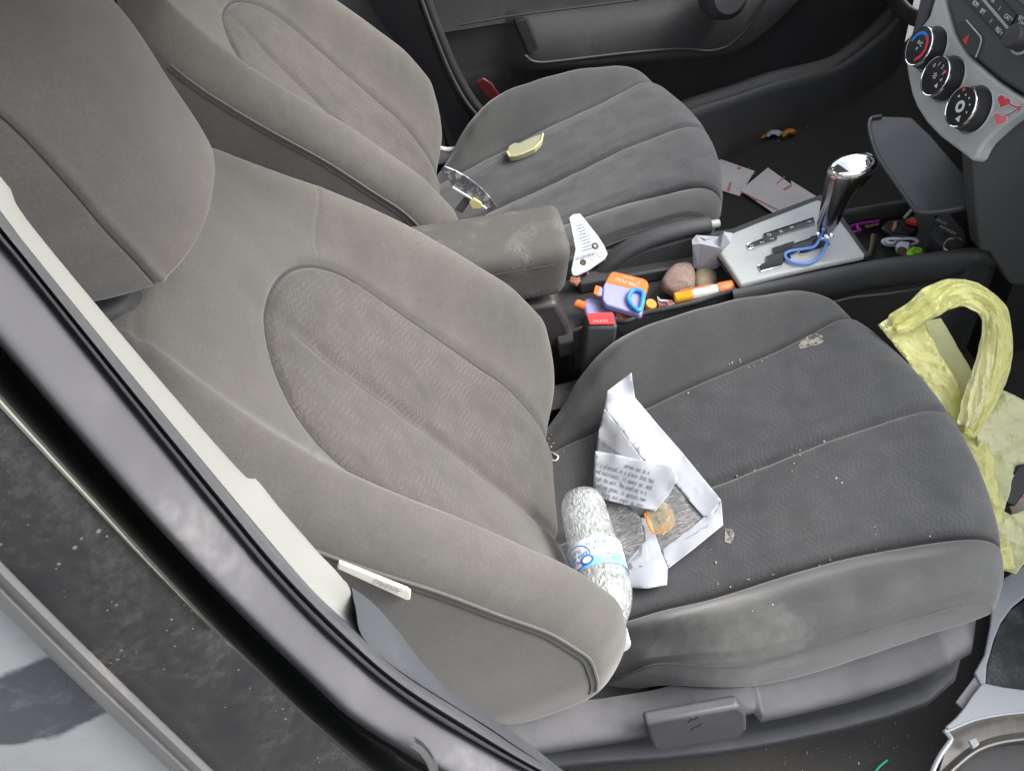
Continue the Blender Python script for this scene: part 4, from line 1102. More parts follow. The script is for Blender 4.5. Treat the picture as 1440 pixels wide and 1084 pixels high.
f1 = face('sheet', [(888, 524, .030), (893, 559, .010), (925, 597, .010), (960, 637, .006), (1014, 703, .012), (1000, 727, .010), (990, 728, .008), (950, 681, .012), (905, 648, .022), (875, 606, .028), (850, 574, .030), (854, 550, .036)], Wt, pp, sub=2)
def photo_mat(name, base):
    m, nt, b = newmat(name); co = objco(nt); b.inputs['Roughness'].default_value = .75
    mp = nt.nodes.new('ShaderNodeMapping'); mp.inputs['Scale'].default_value = (1, 3.5, 1); mp.inputs['Rotation'].default_value = (0, 0, .6); nt.links.new(co, mp.inputs[0])
    f = noise_(nt, mp.outputs[0], 110, 6, .75); f2 = noise_(nt, co, 45, 3)
    v = nd(nt, 'ShaderNodeTexVoronoi', feature='DISTANCE_TO_EDGE'); v.inputs['Scale'].default_value = 42; nt.links.new(co, v.inputs['Vector'])
    c = mix_col(nt, ramp(nt, f, .38, .66), tuple(base * .45 for _ in range(3)), tuple(base * 1.6 for _ in range(3)))
    c = mix_col(nt, ramp(nt, f2, .35, .65, 0, .5), c, (base * .7,) * 3)
    c = mix_col(nt, math_(nt, 'MULTIPLY', math_(nt, 'LESS_THAN', v.outputs['Distance'], .010), .3), c, (.5, .5, .5))
    nt.links.new(c, b.inputs['Base Color']); return m
ph = photo_mat('printed_photo', .23)
f0 = face('sheet', [(842, 700, .003), (878, 706, .004), (905, 700, .006), (950, 684, .006), (985, 728, .003), (930, 772, .002), (906, 790, .002), (872, 798, .001), (856, 750, .002)], Wt, pp)
f2 = face('sheet', [(850, 574, .031), (875, 606, .030), (905, 648, .024), (893, 652, .026), (838, 638, .016), (842, 606, .024)], simple('shaded_back_paper', (.32, .33, .35), .8, spec=.2), pp, sub=2)  # greyer copy of the paper: shade of the turned fold put into its colour
f3 = face('sheet', [(837, 634, .026), (872, 640, .030), (906, 648, .032), (946, 656, .032), (953, 673, .030), (940, 696, .024), (922, 718, .020), (876, 709, .016), (834, 697, .012), (835, 664, .020)], Wt, pp, sub=2)
f4 = face('sheet', [(950, 678, .011), (991, 728, .006), (929, 774, .004), (900, 727, .008), (908, 716, .012)], ph, pp, sub=1)
f5 = face('sheet', [(990, 727, .008), (1000, 727, .010), (1014, 703, .013), (1017, 738, .006), (975, 772, .008), (940, 799, .004), (929, 774, .005)], Wt, pp, sub=1)
f6 = face('sheet', [(846, 704, .006), (884, 710, .012), (900, 727, .014), (908, 760, .010), (914, 797, .006), (890, 800, .006), (873, 801, .004), (862, 760, .012)], ph, pp, sub=2)
f7 = face('sheet', [(900, 727, .013), (914, 730, .010), (930, 776, .008), (939, 798, .004), (938, 822, .006), (910, 827, .010), (879, 826, .004), (873, 801, .005), (914, 797, .008), (908, 760, .012)], Wt, pp, sub=1)
# typed lines on the front fold
objs = []
lines = ['eks planted serves out as a', 'in planted in a place that has', 't, and nutrients, it opens up, and', 'rough the soil. The seedling is a', 'eedling grows, it sprouts new', 'nd forms and opens up into']
lines = ['de                serves out as a', "it's planted in a place that has", 'and nutrients, it opens up, and', 'ough the soil. The seedling is a', 'eedling grows, it sprouts new', 'nd forms and opens up into']
TB = BVHTree.FromPolygons([tuple(v.co + pp.location) for v in f3.data.vertices], [tuple(p.vertices) for p in f3.data.polygons])
def paper_hit(px, py, T_=TB):
    d = ray(px, py).normalized(); p, n, i, t = T_.ray_cast(CAM_LOC, d)
    if p is None: return None, None
    if n.dot(d) > 0: n = -n
    return p, n
for li, s in enumerate(lines):
    x0, y0 = 838, 641 + li * 10.0; x0 += li * .3
    width = (915 - 838, 922 - 838, 918 - 838, 910 - 838, 908 - 838, 905 - 838)[li]
    n = len(s)
    for i, ch in enumerate(s):
        if ch == ' ': continue
        px = x0 + width * i / n; py = y0 + (px - x0) * .30 + 1
        p, nn = paper_hit(px, py); p2, _ = paper_hit(px + 3, py + .9); p3, _ = paper_hit(px + .9, py - 3)
        if p is None or p2 is None or p3 is None: continue
        objs.append(text('printed_text', ch, .0092, p + nn * .0008, p2 - p, p3 - p, M['ink'], f3, .0001, sx=.72))
joinmesh(objs, 'printed_text')
objs = []
TB2 = BVHTree.FromPolygons([tuple(v.co + pp.location) for v in f2.data.vertices], [tuple(p.vertices) for p in f2.data.polygons])
s = 'the flower seed dispersal Story'
for i, ch in enumerate(s):
    if ch == ' ': continue
    px = 842 + 38 * i / len(s) * 1.1; py = 617 + (px - 842) * .72
    p, nn = paper_hit(px, py, TB2); p2, _ = paper_hit(px + 2, py + 1.5, TB2); p3, _ = paper_hit(px + 1.2, py - 1.8, TB2)
    if p is None or p2 is None or p3 is None: continue
    objs.append(text('printed_text', ch, .0065, p + nn * .0008, p2 - p, p3 - p, M['ink'], f2, .0001, sx=.6))
if objs: joinmesh(objs, 'printed_text')
objs = []
TB1 = BVHTree.FromPolygons([tuple(v.co + pp.location) for v in f1.data.vertices], [tuple(p.vertices) for p in f1.data.polygons])
for x0, y0, s in ((873, 610, 'aa a'), (880, 608, 'it'), (884, 624, 'ch'), (890, 620, 'apes'), (893, 628, 'nces')):
    for i, ch in enumerate(s):
        px, py = x0 + i * 2.3, y0 - i * 1.3 + 4
        p, nn = paper_hit(px, py, TB1); p2, _ = paper_hit(px + 2, py - 1.0, TB1); p3, _ = paper_hit(px - 1, py - 2, TB1)
        if p is None or p2 is None or p3 is None or ch == ' ': continue
        objs.append(text('printed_text', ch, .0070, p + nn * .0008, p2 - p, p3 - p, M['paperg'], f1, .0001, sx=.7))
if objs: joinmesh(objs, 'printed_text')
objs = []
TB5 = BVHTree.FromPolygons([tuple(v.co + pp.location) for v in f5.data.vertices], [tuple(p.vertices) for p in f5.data.polygons])
s = 'Seeds on page 7  Photos'
for i, ch in enumerate(s):
    px = 966 + 32 * i / len(s); py = 757 - (px - 966) * .60
    p, nn = paper_hit(px, py, TB5); p2, _ = paper_hit(px + 1.6, py - 1.0, TB5); p3, _ = paper_hit(px - 1, py - 1.6, TB5)
    if p is None or p2 is None or p3 is None or ch == ' ': continue
    objs.append(text('printed_text', ch, .0045, p + nn * .0008, p2 - p, p3 - p, M['paperg'], f5, .0001, sx=.7))
if objs: joinmesh(objs, 'printed_text')
# torn plastic wrapper with sauce
wr = thing('sauce_wrapper', hit(930, 728, .008), 'small clear torn wrapper smeared with orange sauce on the printed sheet', 'wrapper')
def wrap_mat():
    m, nt, b = newmat('clear_film'); b.inputs['Base Color'].default_value = (.74, .66, .42, 1); b.inputs['Roughness'].default_value = .12
    b.inputs['Alpha'].default_value = .20; co = objco(nt); bump(nt, b, noise_(nt, co, 160, 4), .8, .002); return m
face('film', [(912, 708, .016), (920, 704, .018), (930, 703, .018), (940, 709, .016), (946, 717, .016), (949, 728, .015), (948, 738, .014), (941, 747, .014), (930, 752, .014), (919, 749, .014), (911, 740, .016), (907, 728, .016), (908, 716, .016)], wrap_mat(), wr, sub=3)
face('card_corner', [(930, 710, .016), (936, 718, .015), (935, 730, .015), (926, 735, .015), (921, 722, .016)], simple('pale_card', (.22, .21, .16), .6), wr, sub=1)
sauce = simple('orange_sauce', (.62, .17, .02), .2, var=.4); 
for q, r in ((((907, 722), (910, 732), (914, 742), (921, 751)), .0030), (((921, 751), (928, 747), (936, 744), (944, 739), (949, 735)), .0015), (((938, 712), (941, 722), (938, 732), (930, 741)), .0013), (((920, 711), (926, 709)), .0013), (((928, 708), (931, 706)), .0016), (((932, 752), (936, 746)), .0016), (((910, 722), (916, 716)), .0018)):
    MB().tube(cat([hit(px, py, 0) + (CAM_LOC - hit(px, py)).normalized() * .0275 for px, py in q], 5), r * .55, 8, flat=.35, up=(0, 0, 1)).build('sauce_smear', sauce, wr)

# white ring, crumbs, stain
rg = thing('silicone_ring', hit(777, 643), 'tiny white silicone ring lying on the near cushion above the bottle', 'ring')
lp = [hit(px, py, .002) for px, py in ((770, 639), (775, 637), (780, 640), (785, 643), (783, 648), (778, 649), (773, 646))]
MB().tube(cat(lp + lp[:1], 4), .0014, 8).build('ring_band', M['white'], rg)
def crumbs(name, seeds, cols, label, n, spread, size, on=hit, dv=Vector((0, 0, 0))):
    m = MB(); rr = random.Random(3 + len(name)); mi = []
    for _ in range(n):
        a = rr.choice(seeds)
        if len(a) == 4: t = rr.random(); px = a[0] + (a[2] - a[0]) * t; py = a[1] + (a[3] - a[1]) * t; sp = spread
        else: px, py, sp = a
        px += rr.gauss(0, sp); py += rr.gauss(0, sp)
        s = size * rr.choice((.5, .7, 1, 1, 1.5)); p = on(px, py, s * .4)
        R_ = Euler((rr.random() * 6, rr.random() * 6, rr.random() * 6)).to_matrix()
        k = len(m.f); m.box(p, (s * rr.uniform(.7, 2.2), s, s * .7), R_); mi += [rr.randrange(len(cols))] * (len(m.f) - k)
    o = mk(name, m.v, m.f, cols[0], None, smooth=False, mats=cols[1:], midx=mi)
    return tag(o, label, 'crumbs', kind='stuff')
crc = [simple('crumb_pale', (.55, .50, .38), .8), simple('crumb_white', (.68, .66, .62), .8), simple('crumb_tan', (.35, .24, .12), .8)]
crumbs('seat_crumbs', [(905, 577, 1010, 534), (1010, 534, 1120, 488), (1020, 515, 1050, 504), (990, 690, 1160, 622), (1025, 822, 1320, 752), (1120, 640, 14), (985, 760, 16), (780, 620, 10), (1200, 700, 40), (1050, 800, 30)], crc, 'pale crumbs scattered along the seams of the near seat cushion', 55, 1.6, .0011)
def stain_mat():
    m, nt, b = newmat('dried_stain'); co = objco(nt); b.inputs['Roughness'].default_value = .9; b.inputs['Base Color'].default_value = (.30, .29, .25, 1)
    f = noise_(nt, co, 120, 5, .7); nt.links.new(ramp(nt, f, .38, .56), b.inputs['Alpha']); return m
sm2 = stain_mat()
def patch(poly, mat, par, name, step=4, lift=.0005):
    V = [hit(px, py, lift) for px, py in poly]; c = sum(poly_v := [Vector((*p, 0)) for p in poly], Vector()) / len(poly)
    cv = hit(c.x, c.y, lift); n = len(V)
    return mk(name, V + [cv], [(i, (i + 1) % n, n) for i in range(n)], mat, par)
patch([(1118, 490), (1126, 481), (1136, 473), (1148, 470), (1157, 473), (1158, 481), (1150, 486), (1140, 487), (1128, 491)], sm2, CU, 'dried_stain')
patch([(1020, 742), (1028, 742), (1033, 752), (1028, 765), (1019, 762)], stain_mat(), CU, 'dried_stain')
# ------------------------------------------------------------------ things in the tray
ZT = .050
lav = simple('lavender_plastic', (.33, .33, .62), .38, var=.06); org = simple('orange_plastic', (.80, .20, .045), .38, var=.06)
vt = simple('white_lettering', (.80, .66, .58), .5)
def poly3(pts): return [Vector(p) for p in pts]
def vape(name, label, body, band, tipneck, tip, h, z):
    t = thing(name, at(*body[0], z=z), label, 'vape')
    b = MB().prism([at(*p, z=z + h) for p in body], (0, 0, -h)).build('vape_body', lav, t, bevel=.0045)
    MB().prism([at(*p, z=z + h + .0002) for p in band], (0, 0, -h - .0006)).build('vape_band', org, t, bevel=.0045)
    MB().prism([at(*p, z=z + h - .003) for p in tipneck], (0, 0, -h + .007)).build('mouthpiece_neck', lav, t, bevel=.003)
    MB().prism([at(*p, z=z + h - .003) for p in tip], (0, 0, -h + .007)).build('mouthpiece', org, t, bevel=.003)
    return t
v2 = thing('vape', at(845, 440, z=ZT), 'lavender vape with orange tip nearest the seat belt buckle', 'vape', 'vapes in the console tray')
zz = ZT + .012
MB().prism([at(*p, z=zz) for p in ((819, 424), (823, 418), (832, 417), (848, 421), (858, 426), (864, 436), (868, 448), (850, 452), (824, 446))], (0, 0, -.018)).build('vape_body', lav, v2, bevel=.0055)
MB().prism([at(*p, z=zz + .0004) for p in ((858, 424), (866, 426), (882, 430), (896, 442), (890, 450), (870, 452), (864, 436))], (0, 0, -.017)).build('vape_band', org, v2, bevel=.004)
c0 = at(822, 431, z=zz - .006); c1 = at(811, 427, z=zz - .006); d = (c1 - c0).normalized()
MB().tube([c0 - d * .004, c1], [.0085, .0078], 20, flat=.8).build('mouthpiece', org, v2)
MB().tube([c1 - d * .002, c1 + d * .0005], .0045, 14, flat=.6).build('mouth_hole', M['black'], v2)
text('vape_text', 'OG', .013, at(871, 442, z=zz + .0008), at(869, 447, z=zz) - at(868, 436, z=zz), at(860, 444, z=zz) - at(880, 440, z=zz), vt, v2)
MB().tube([at(*p, z=zz + .0005) for p in ((843, 438), (844, 433), (847, 431))], .0012, 6).build('vape_mark', org, v2)
v1 = vape('vape', 'larger lavender and orange vape with blue ring hanging on it', [(848, 402), (851, 396), (904, 409), (908, 413), (903, 440), (899, 442), (852, 428), (847, 421)],
          [(850, 397.5), (857, 384), (862, 381), (868, 382), (905, 391), (911, 395), (912, 400), (908, 412.5), (904, 410.5)], [(842, 403), (850, 405), (847, 417), (840, 414)], [(837, 400.5), (846, 402.5), (842, 416), (834, 412)], .0105, ZT + .0205)
v1['group'] = 'vapes in the console tray'
tp = ZT + .014 + .0175
u = at(866, 393, z=tp) - at(893, 401, z=tp); w_ = at(880, 402, z=tp) - at(884, 390, z=tp)
text('vape_text', 'MR FOG', .0105, at(879.5, 396.5, z=tp), u, w_, vt, v1, sx=.92)
text('vape_text', 'MAX PRO', .0042, at(884, 391, z=tp), u, w_, vt, v1)
text('vape_text', 'SWITCH', .0040, at(897.5, 400, z=tp), w_, -u, vt, v1)
br = thing('ring_tag', at(895, 420, z=tp), 'bright blue rounded triangle silicone ring resting on the larger vape', 'ring')
lp = [at(*p, z=tp + .0035) for p in ((897, 408), (904, 411.5), (904, 421), (901.5, 433), (897, 436.5), (889, 430), (884, 421), (886, 412.5), (891, 408))]
MB().tube(cat(lp + lp[:1], 5), .0036, 10).build('ring_band', simple('blue_silicone', (.05, .30, .78), .45), br)
ocp = thing('bottle_cap', at(911, 433, z=ZT), 'small orange plastic cap beside the blue ring', 'cap')
MB().lathe([(0, .0), (.0085, 0), (.0092, .002), (.0092, .012), (.008, .014), (0, .014)], at(912, 434, z=ZT + .006), (.25, -.3, 1), 28).build('cap_body', simple('orange_cap', (.85, .30, .02), .4), ocp)
MB().prism([at(*p, z=ZT + .014) for p in ((884, 436), (898, 441), (905, 436), (909, 441), (896, 446), (884, 443))], (0, 0, -.006)).build('cap_strap', simple('orange_strap', (.80, .34, .03), .45), ocp, bevel=.002)

def rock(name, label, outline, z, col, hgt, seed):
    C = [at(*p, z=z) for p in cat_px(outline)]
    c = sum(C, Vector()) / len(C); V = []; n = len(C); rings = 12
    for j in range(rings + 1):
        t = j / rings * pi - pi / 2; r = math.cos(t) ** .8 if math.cos(t) > 0 else 0
        for p in C:
            q = c + (p - c) * max(r, .02) + Vector((0, 0, hgt * math.sin(t) * .5))
            q += (q - c) * .10 * mnoise.noise(q * 60 + Vector((seed, 0, 0)))
            V.append(q)
    f = grid(n, rings + 1, True) + [tuple(range(n - 1, -1, -1)), tuple(range(rings * n, rings * n + n))]
    m, nt, b = newmat(name + '_stone'); co = objco(nt); b.inputs['Roughness'].default_value = .85
    k = noise_(nt, co, 55, 6, .7); k2 = noise_(nt, co, 420, 3, .6)
    cc_ = mix_col(nt, ramp(nt, k, .35, .68), col, tuple(x * .62 for x in col)); cc_ = mix_col(nt, ramp(nt, k2, .45, .7, 0, .55), cc_, tuple(min(1, x * 1.55) for x in col))
    nt.links.new(cc_, b.inputs['Base Color']); bump(nt, b, k2, .4, .001)
    return tag(mk(name, V, f, m), label, 'stone', 'stones in the console tray')
def cat_px(pts): return [(v.x, v.y) for v in cat([Vector((*p, 0)) for p in pts], 5, True)]
rock('stone', 'larger pinkish brown stone in the console tray', [(929, 399), (936, 388), (945, 379), (957, 373), (968, 372), (975, 378), (978, 392), (976, 406), (966, 413), (952, 415), (938, 410), (931, 405)], .062, (.30, .215, .18), .036, 1)
rock('stone', 'smaller tan stone beside the folded white paper', [(977, 388), (982, 381), (993, 379), (1004, 382), (1008, 390), (1007, 402), (998, 408), (982, 407), (976, 400)], .052, (.50, .42, .27), .028, 5)
# yellow and white tube with an orange cap
a, b_ = at(949, 420, z=.078), at(1031, 403, z=.084)
t = thing('tube', a, 'yellow and white lip balm tube with orange cap in the tray', 'tube')
d = (b_ - a)
def tubemat():
    m, nt, b = newmat('tube_print'); co = objco(nt); b.inputs['Roughness'].default_value = .35
    mp = nt.nodes.new('ShaderNodeSeparateXYZ'); nt.links.new(co, mp.inputs[0])
    s = ramp(nt, mp.outputs[0], .024, .028)
    w = nd(nt, 'ShaderNodeTexWave', wave_type='RINGS'); w.inputs['Scale'].default_value = 18; w.inputs['Distortion'].default_value = 2; nt.links.new(co, w.inputs['Vector'])
    y = mix_col(nt, ramp(nt, w.outputs['Fac'], .72, .86), (.86, .72, .16), (.85, .42, .03))
    nt.links.new(mix_col(nt, s, y, (.72, .72, .66)), b.inputs['Base Color']); return m
MB().tube([a, a + d * .02, a + d * .74], [.0080, .0090, .0090], 24).build('tube_body', tubemat(), t)
MB().tube([a + d * .74, a + d * .985, a + d], [.0103, .0103, .0092], 24).build('tube_cap', org, t)
MB().tube([a + d * .10 + Vector((0, .004, .0095)), a + d * .66 + Vector((0, .004, .0095))], .0011, 6).build('tube_stripe', org, t)
# red and white torn wrapper
rw = thing('candy_wrapper', at(937, 430, z=.05), 'torn red and white wrapper scrap between the orange cap and the tube', 'wrapper')
def redw():
    m, nt, b = newmat('red_white_print'); co = objco(nt); f = noise_(nt, co, 330, 3, .6)
    nt.links.new(mix_col(nt, ramp(nt, f, .46, .54), (.70, .12, .10), (.80, .74, .70)), b.inputs['Base Color']); return m
V = [at(px, py, z=z) for px, py, z in ((924, 417, .075), (929, 422, .066), (940, 423, .064), (945, 422, .060), (950, 428, .055), (946, 434, .05), (928, 437, .05), (926, 428, .062))]
mk('wrapper_film', V, [tuple(range(8))], redw(), rw, solid=.0005, smooth=False)
V = [at(px, py, z=z) for px, py, z in ((924, 416.5, .0755), (929, 421, .0665), (940, 422, .0645), (940, 424.5, .0645), (928, 424, .0665))]
mk('wrapper_edge', V, [tuple(range(5))], M['paper'], rw, solid=.0005, smooth=False)
# folded white paper
fp = thing('folded_paper', at(995, 379, z=.06), 'crumpled white folded paper standing behind the stones in the tray', 'paper')
m = MB()
P3 = {k: at(px, py, z=z) for k, (px, py, z) in {'a': (974, 344, .105), 'b': (1013, 349, .112), 'c': (1008, 378, .060), 'd': (982, 379, .060), 'e': (979, 331, .108), 'f': (1011, 333, .106), 'g': (1018, 326, .130), 'h': (1030, 328, .128), 'i': (1027, 341, .122), 'j': (1015, 354, .104), 'k': (1016, 370, .070), 'l': (973, 338, .104), 'm': (976, 376, .062), 'n': (992, 337, .112), 'o': (1013, 348.6, .1121), 'p': (984, 343, .1085)}.items()}
pf = [('a', 'p', 'b', 'c', 'd'), ('e', 'f', 'b', 'p'), ('e', 'n', 'f'), ('f', 'g', 'h', 'i', 'j', 'b'), ('b', 'j', 'k', 'c'), ('l', 'a', 'd', 'm'), ('l', 'e', 'p', 'a')]
names = list(P3); V = [P3[k] for k in names]
mk('paper_sheet', V, [tuple(names.index(k) for k in f) for f in pf], M['paper'], fp, smooth=False, solid=.0008)

# plate with printed text and screw heads, cork chip below it
pt = thing('label_plate', at(830, 345, z=.10), 'white printed plate with two dark screw holes beside the armrest', 'plate')
pn = Vector((.12, -.55, .83)).normalized(); p0 = at(830, 345, z=.125)
def pl(px, py, o=0): return atp(px, py, p0 + pn * o, pn)
MB().prism([pl(*p) for p in ((800, 306), (806, 301), (816, 300), (840, 330), (850, 345), (855, 357), (851, 364), (830, 379), (811, 388), (805, 387), (803, 380), (809, 350))], -pn * .004).build('plate', simple('white_plate', (.38, .42, .42), .4, dirt=.2), pt, bevel=.0015)
ink2 = simple('blue_grey_ink', (.10, .12, .22), .6)
u = pl(834, 338) - pl(810, 346); u = u.normalized(); w_ = pn.cross(u)
rr = random.Random(2); objs = []
for li in range(9):
    x0, y0 = 809 + .4 * li, 318 + li * 4.6; x1 = 820 + li * 2.6
    s = ''.join(rr.choice('abcdefghiklmnorstuvw ') for _ in range(9 + li))
    objs.append(text('plate_text', s, .0040, pl((x0 + x1) / 2 + 1, y0 - (x1 - x0) * .16, .0004), u, w_, ink2, pt, .0001, sx=.7))
objs.append(text('plate_text', 'WARNING', .0075, pl(824, 360.5, .0004), u, w_, ink2, pt, .0001, sx=.95))
joinmesh(objs, 'plate_text')
hole = simple('rusty_hole', (.05, .035, .025), .6, var=.5)
for px, py, r in ((837, 346, .0056), (820, 369, .0052)): MB().lathe([(r, 0), (r * .9, .0008), (r * .55, .0010), (r * .5, -.001), (0, -.001)], pl(px, py), pn, 22).build('screw_hole', hole, pt)
for px, py, r in ((845, 358, .0052), (834, 363, .004), (812, 381, .004)): MB().lathe([(r, 0), (r, .0006), (r * .75, .0006), (r * .75, .0002)], pl(px, py), pn, 22, capends=False).build('plate_emblem', simple('grey_print', (.30, .33, .34), .5), pt)
cb = MB().prism([at(*p, z=.055) for p in ((800, 396), (803, 388), (812, 390), (826, 379), (829, 385), (824, 391), (810, 399))], (0, 0, -.006)).build('cardboard_chip', simple('terracotta_card', (.38, .17, .10), .9, var=.4, grain=.5, gscale=200), None, bevel=.001)
tag(cb, 'small terracotta brown chip under the white printed plate', 'chip')

# ------------------------------------------------------------------ things on the far seat
CBD = CB
def hitd(px, py, lift=0.0): return hit(px, py, lift, DRV)
sv_ = thing('sponge_sliver', hitd(740, 212), 'pale yellow sliver of foam lying on the far seat cushion', 'sponge')
ol = [(714, 222), (717, 213), (724, 209), (733, 209), (743, 204), (752, 200), (764, 196), (762, 206), (753, 216), (745, 220), (736, 224), (727, 227), (718, 228)]
MB().prism([hitd(*p, .012) for p in ol], (0, 0, -.011)).build('foam_top', simple('foam_grey', (.36, .36, .25), .9, grain=.6, gscale=400), sv_, bevel=.001)
MB().tube([hitd(*p, .0115) for p in ol[6:] + ol[:1]], .0022, 6).build('foam_rim', simple('foam_rim', (.62, .54, .28), .8), sv_)
ms = thing('mirror_shard', hitd(668, 268), 'flecked silver strip wedged between backrest and cushion of the far seat', 'strip')
def shardmat():
    m, nt, b = newmat('flecked_silver'); co = objco(nt); f = noise_(nt, co, 95, 6, .75)
    nt.links.new(mix_col(nt, ramp(nt, f, .48, .60), (.16, .17, .19), (.62, .64, .66)), b.inputs['Base Color'])
    b.inputs['Metallic'].default_value = .5; b.inputs['Roughness'].default_value = .35; return m
sh_ = [(620, 241), (625, 234), (640, 240), (658, 250), (676, 264), (692, 281), (699, 291), (688, 297), (682, 293), (660, 277), (636, 263), (634, 257)]
MB().prism([at(*p, y=.62) for p in sh_], (0, .004, 0)).build('strip_face', shardmat(), ms, bevel=.001)
MB().tube([at(*p, y=.618) for p in ((636, 263.5), (659, 277.5), (684, 294))], .0022, 6).build('strip_edge', M['silver'], ms)
MB().prism([at(*p, y=.62) for p in ((640, 296), (655, 276), (663, 282), (650, 300))], (0, .004, 0)).build('clear_tab', simple('clear_tab', (.10, .10, .105), .3), ms)
ys_ = MB().prism([at(*p, y=.612) for p in ((660, 286), (667, 280), (678, 287), (676, 294), (664, 294))], (0, .006, 0)).build('paper_scrap', simple('yellow_scrap', (.60, .56, .24), .8), None, bevel=.001)
tag(ys_, 'small yellow scrap beside the silver strip behind the armrest', 'scrap')
lev = MB().tube(cat([at(*p, y=.96) for p in ((616, 208), (628, 211), (640, 210), (656, 206))], 4), .006, 8)
sb_ = lev.build('recliner_lever', M['silver'], seat2)

# papers on the far floor
def onfloor(px, py, l=.002):
    d = ray(px, py); p = None
    for k in range(400):
        t = .9 + k * .003; q = CAM_LOC + d * t
        if q.z < floorz(q.x) + l: return q
    return at(px, py, z=-.19)
def floorpaper(label, poly, marks, lift, nm='receipt'):
    t = thing(nm, onfloor(*poly[0]), label, 'paper', 'receipts on the far floor')
    V = [onfloor(*p, lift) for p in poly]
    mk('slip', V, [tuple(range(len(V)))], simple('receipt_paper', (.85, .82, .82), .8, dirt=.3, dirtcol=(.35, .32, .3), var=.05), t, smooth=False, solid=.0008)
    for q in marks: 
        V = [onfloor(*p, lift + .002) for p in q]; mk('print_mark', V, [tuple(range(len(V)))], M['pinkink'], t, smooth=False, solid=.0004)
    return t
floorpaper('left printed slip partly under the far seat', [(1010, 223), (1061, 241), (1040, 276), (1008, 266)], [((1022, 268), (1026, 256), (1029, 257), (1026, 269)), ((1036, 236), (1042, 234), (1043, 237), (1038, 239))], .004)
floorpaper('widest printed slip with pink lines on the far floor', [(1080, 236), (1137, 277), (1150, 285), (1088, 300), (1041, 268)], [((1101, 266), (1112, 259), (1114, 261), (1103, 268)), ((1042, 268.5), (1095, 295), (1094, 296), (1041, 270)), ((1058, 277), (1065, 280), (1064, 283), (1058, 280)), ((1092, 258), (1103, 248), (1104, 249), (1093, 259)), ((1060, 244), (1062, 244), (1062, 245), (1060, 245))], .008)
floorpaper('plain white slip poking out behind the gear lever panel', [(1112, 254), (1155, 281), (1140, 292), (1118, 280)], [], .005)
ft = thing('cigarette_end', onfloor(1090, 188), 'white torn paper scrap with orange end on the far floor', 'scrap')
MB().tube([onfloor(1079, 191, .012), onfloor(1085, 186, .016), onfloor(1092, 186, .014), onfloor(1098, 189, .01)], .0075, 8, flat=.4).build('paper_end', M['white'], ft)
MB().tube([onfloor(1071, 193, .01), onfloor(1078, 191, .01)], .006, 8, flat=.5).build('orange_end', simple('orange_end', (.42, .18, .04), .8), ft)
oc = MB().tube(cat([onfloor(1101, 191, .01), onfloor(1106, 186, .016), onfloor(1112, 184, .014), onfloor(1117, 187, .012)], 3), .0085, 10, flat=.5).build('orange_peel', simple('orange_scrap', (.62, .25, .03), .7), None)
tag(oc, 'orange scrap right of the white torn paper on the far floor', 'scrap')
def flo(px, py, l=0): return onfloor(px, py, .003)
crd0 = [simple('grit_dull', (.16, .14, .11), .9), simple('grit_light', (.30, .28, .24), .9)]
crumbs('floor_crumbs', [(1060, 170, 1250, 190), (1010, 230, 1160, 300), (1020, 200, 1250, 240), (1140, 150, 1250, 140)], crd0, 'pale crumbs and grit scattered on the far floor carpet', 80, 14, .0014, flo)
crd = [simple('grit_tan', (.22, .17, .10), .9), simple('grit_pale', (.34, .32, .27), .9)]
crumbs('near_floor_crumbs', [(1060, 1070, 1300, 1050), (1120, 1080, 1300, 1020)], crd, 'small crumbs scattered on the floor beside the near seat', 40, 12, .0012, flo)
gs = MB().tube(cat([onfloor(1228, 1090, .01), onfloor(1236, 1078, .014), onfloor(1248, 1068, .012)], 5), .0014, 6).build('green_string', simple('green_string', (.03, .38, .26), .6), None)
tag(gs, 'short green string on the floor beside the near seat', 'string')

# ------------------------------------------------------------------ front tray contents
zt = .043
kf = thing('car_key', at(1260, 320, z=zt), 'black car key fob and gold key in the front tray', 'key')
MB().prism([at(*p, z=.062) for p in ((1238, 320), (1246, 309), (1268, 306), (1290, 312), (1293, 322), (1280, 331), (1252, 330))], (0, 0, -.014)).build('fob', simple('fob_black', (.012, .012, .013), .25), kf, bevel=.004)
MB().prism([at(*p, z=.064) for p in ((1254, 322), (1257, 311), (1262, 310), (1261, 319), (1257, 324))], (0, 0, -.003)).build('fob_emblem', simple('copper', (.48, .26, .16), .4), kf, bevel=.001)
MB().tube([at(1217, 319, z=.056), at(1235, 315, z=.056)], .0035, 8, flat=.4).build('key_blade', simple('gold', (.62, .48, .22), .3, .8), kf)
MB().tube([at(1229, 330, z=.05), at(1225, 350, z=.05), at(1221, 361, z=.05)], [.005, .0035, .003], 8, flat=.4).build('key_blade', simple('brass_worn', (.14, .12, .06), .45, .5), kf)
cl_ = thing('purple_clip', at(1210, 320, z=zt), 'purple metal carabiner clip at the left end of the front tray', 'clip')
lp = [at(*p, z=.06) for p in ((1236, 311), (1215, 314), (1201, 317), (1194, 321), (1195, 326), (1202, 326), (1210, 324), (1206, 321), (1206, 317))]
MB().tube(cat(lp, 5), .0022, 8).build('clip_wire', simple('purple_metal', (.42, .05, .40), .3, .5), cl_)
cbm = simple('white_cable', (.74, .74, .78), .45)
ca = thing('charging_cable', at(1262, 345, z=zt), 'bundled white charging cable in the front tray', 'cable')
lp = [at(*p, z=z) for p, z in (((1280, 349), .05), (1262, 344) and ((1262, 346), .055), ((1246, 344), .057), ((1241, 339), .06), ((1250, 336), .062), ((1262, 338), .06), ((1256, 342), .064), ((1246, 341), .062), ((1252, 336), .066), ((1270, 336), .066), ((1284, 336), .062), ((1290, 340), .058), ((1282, 344), .058))]
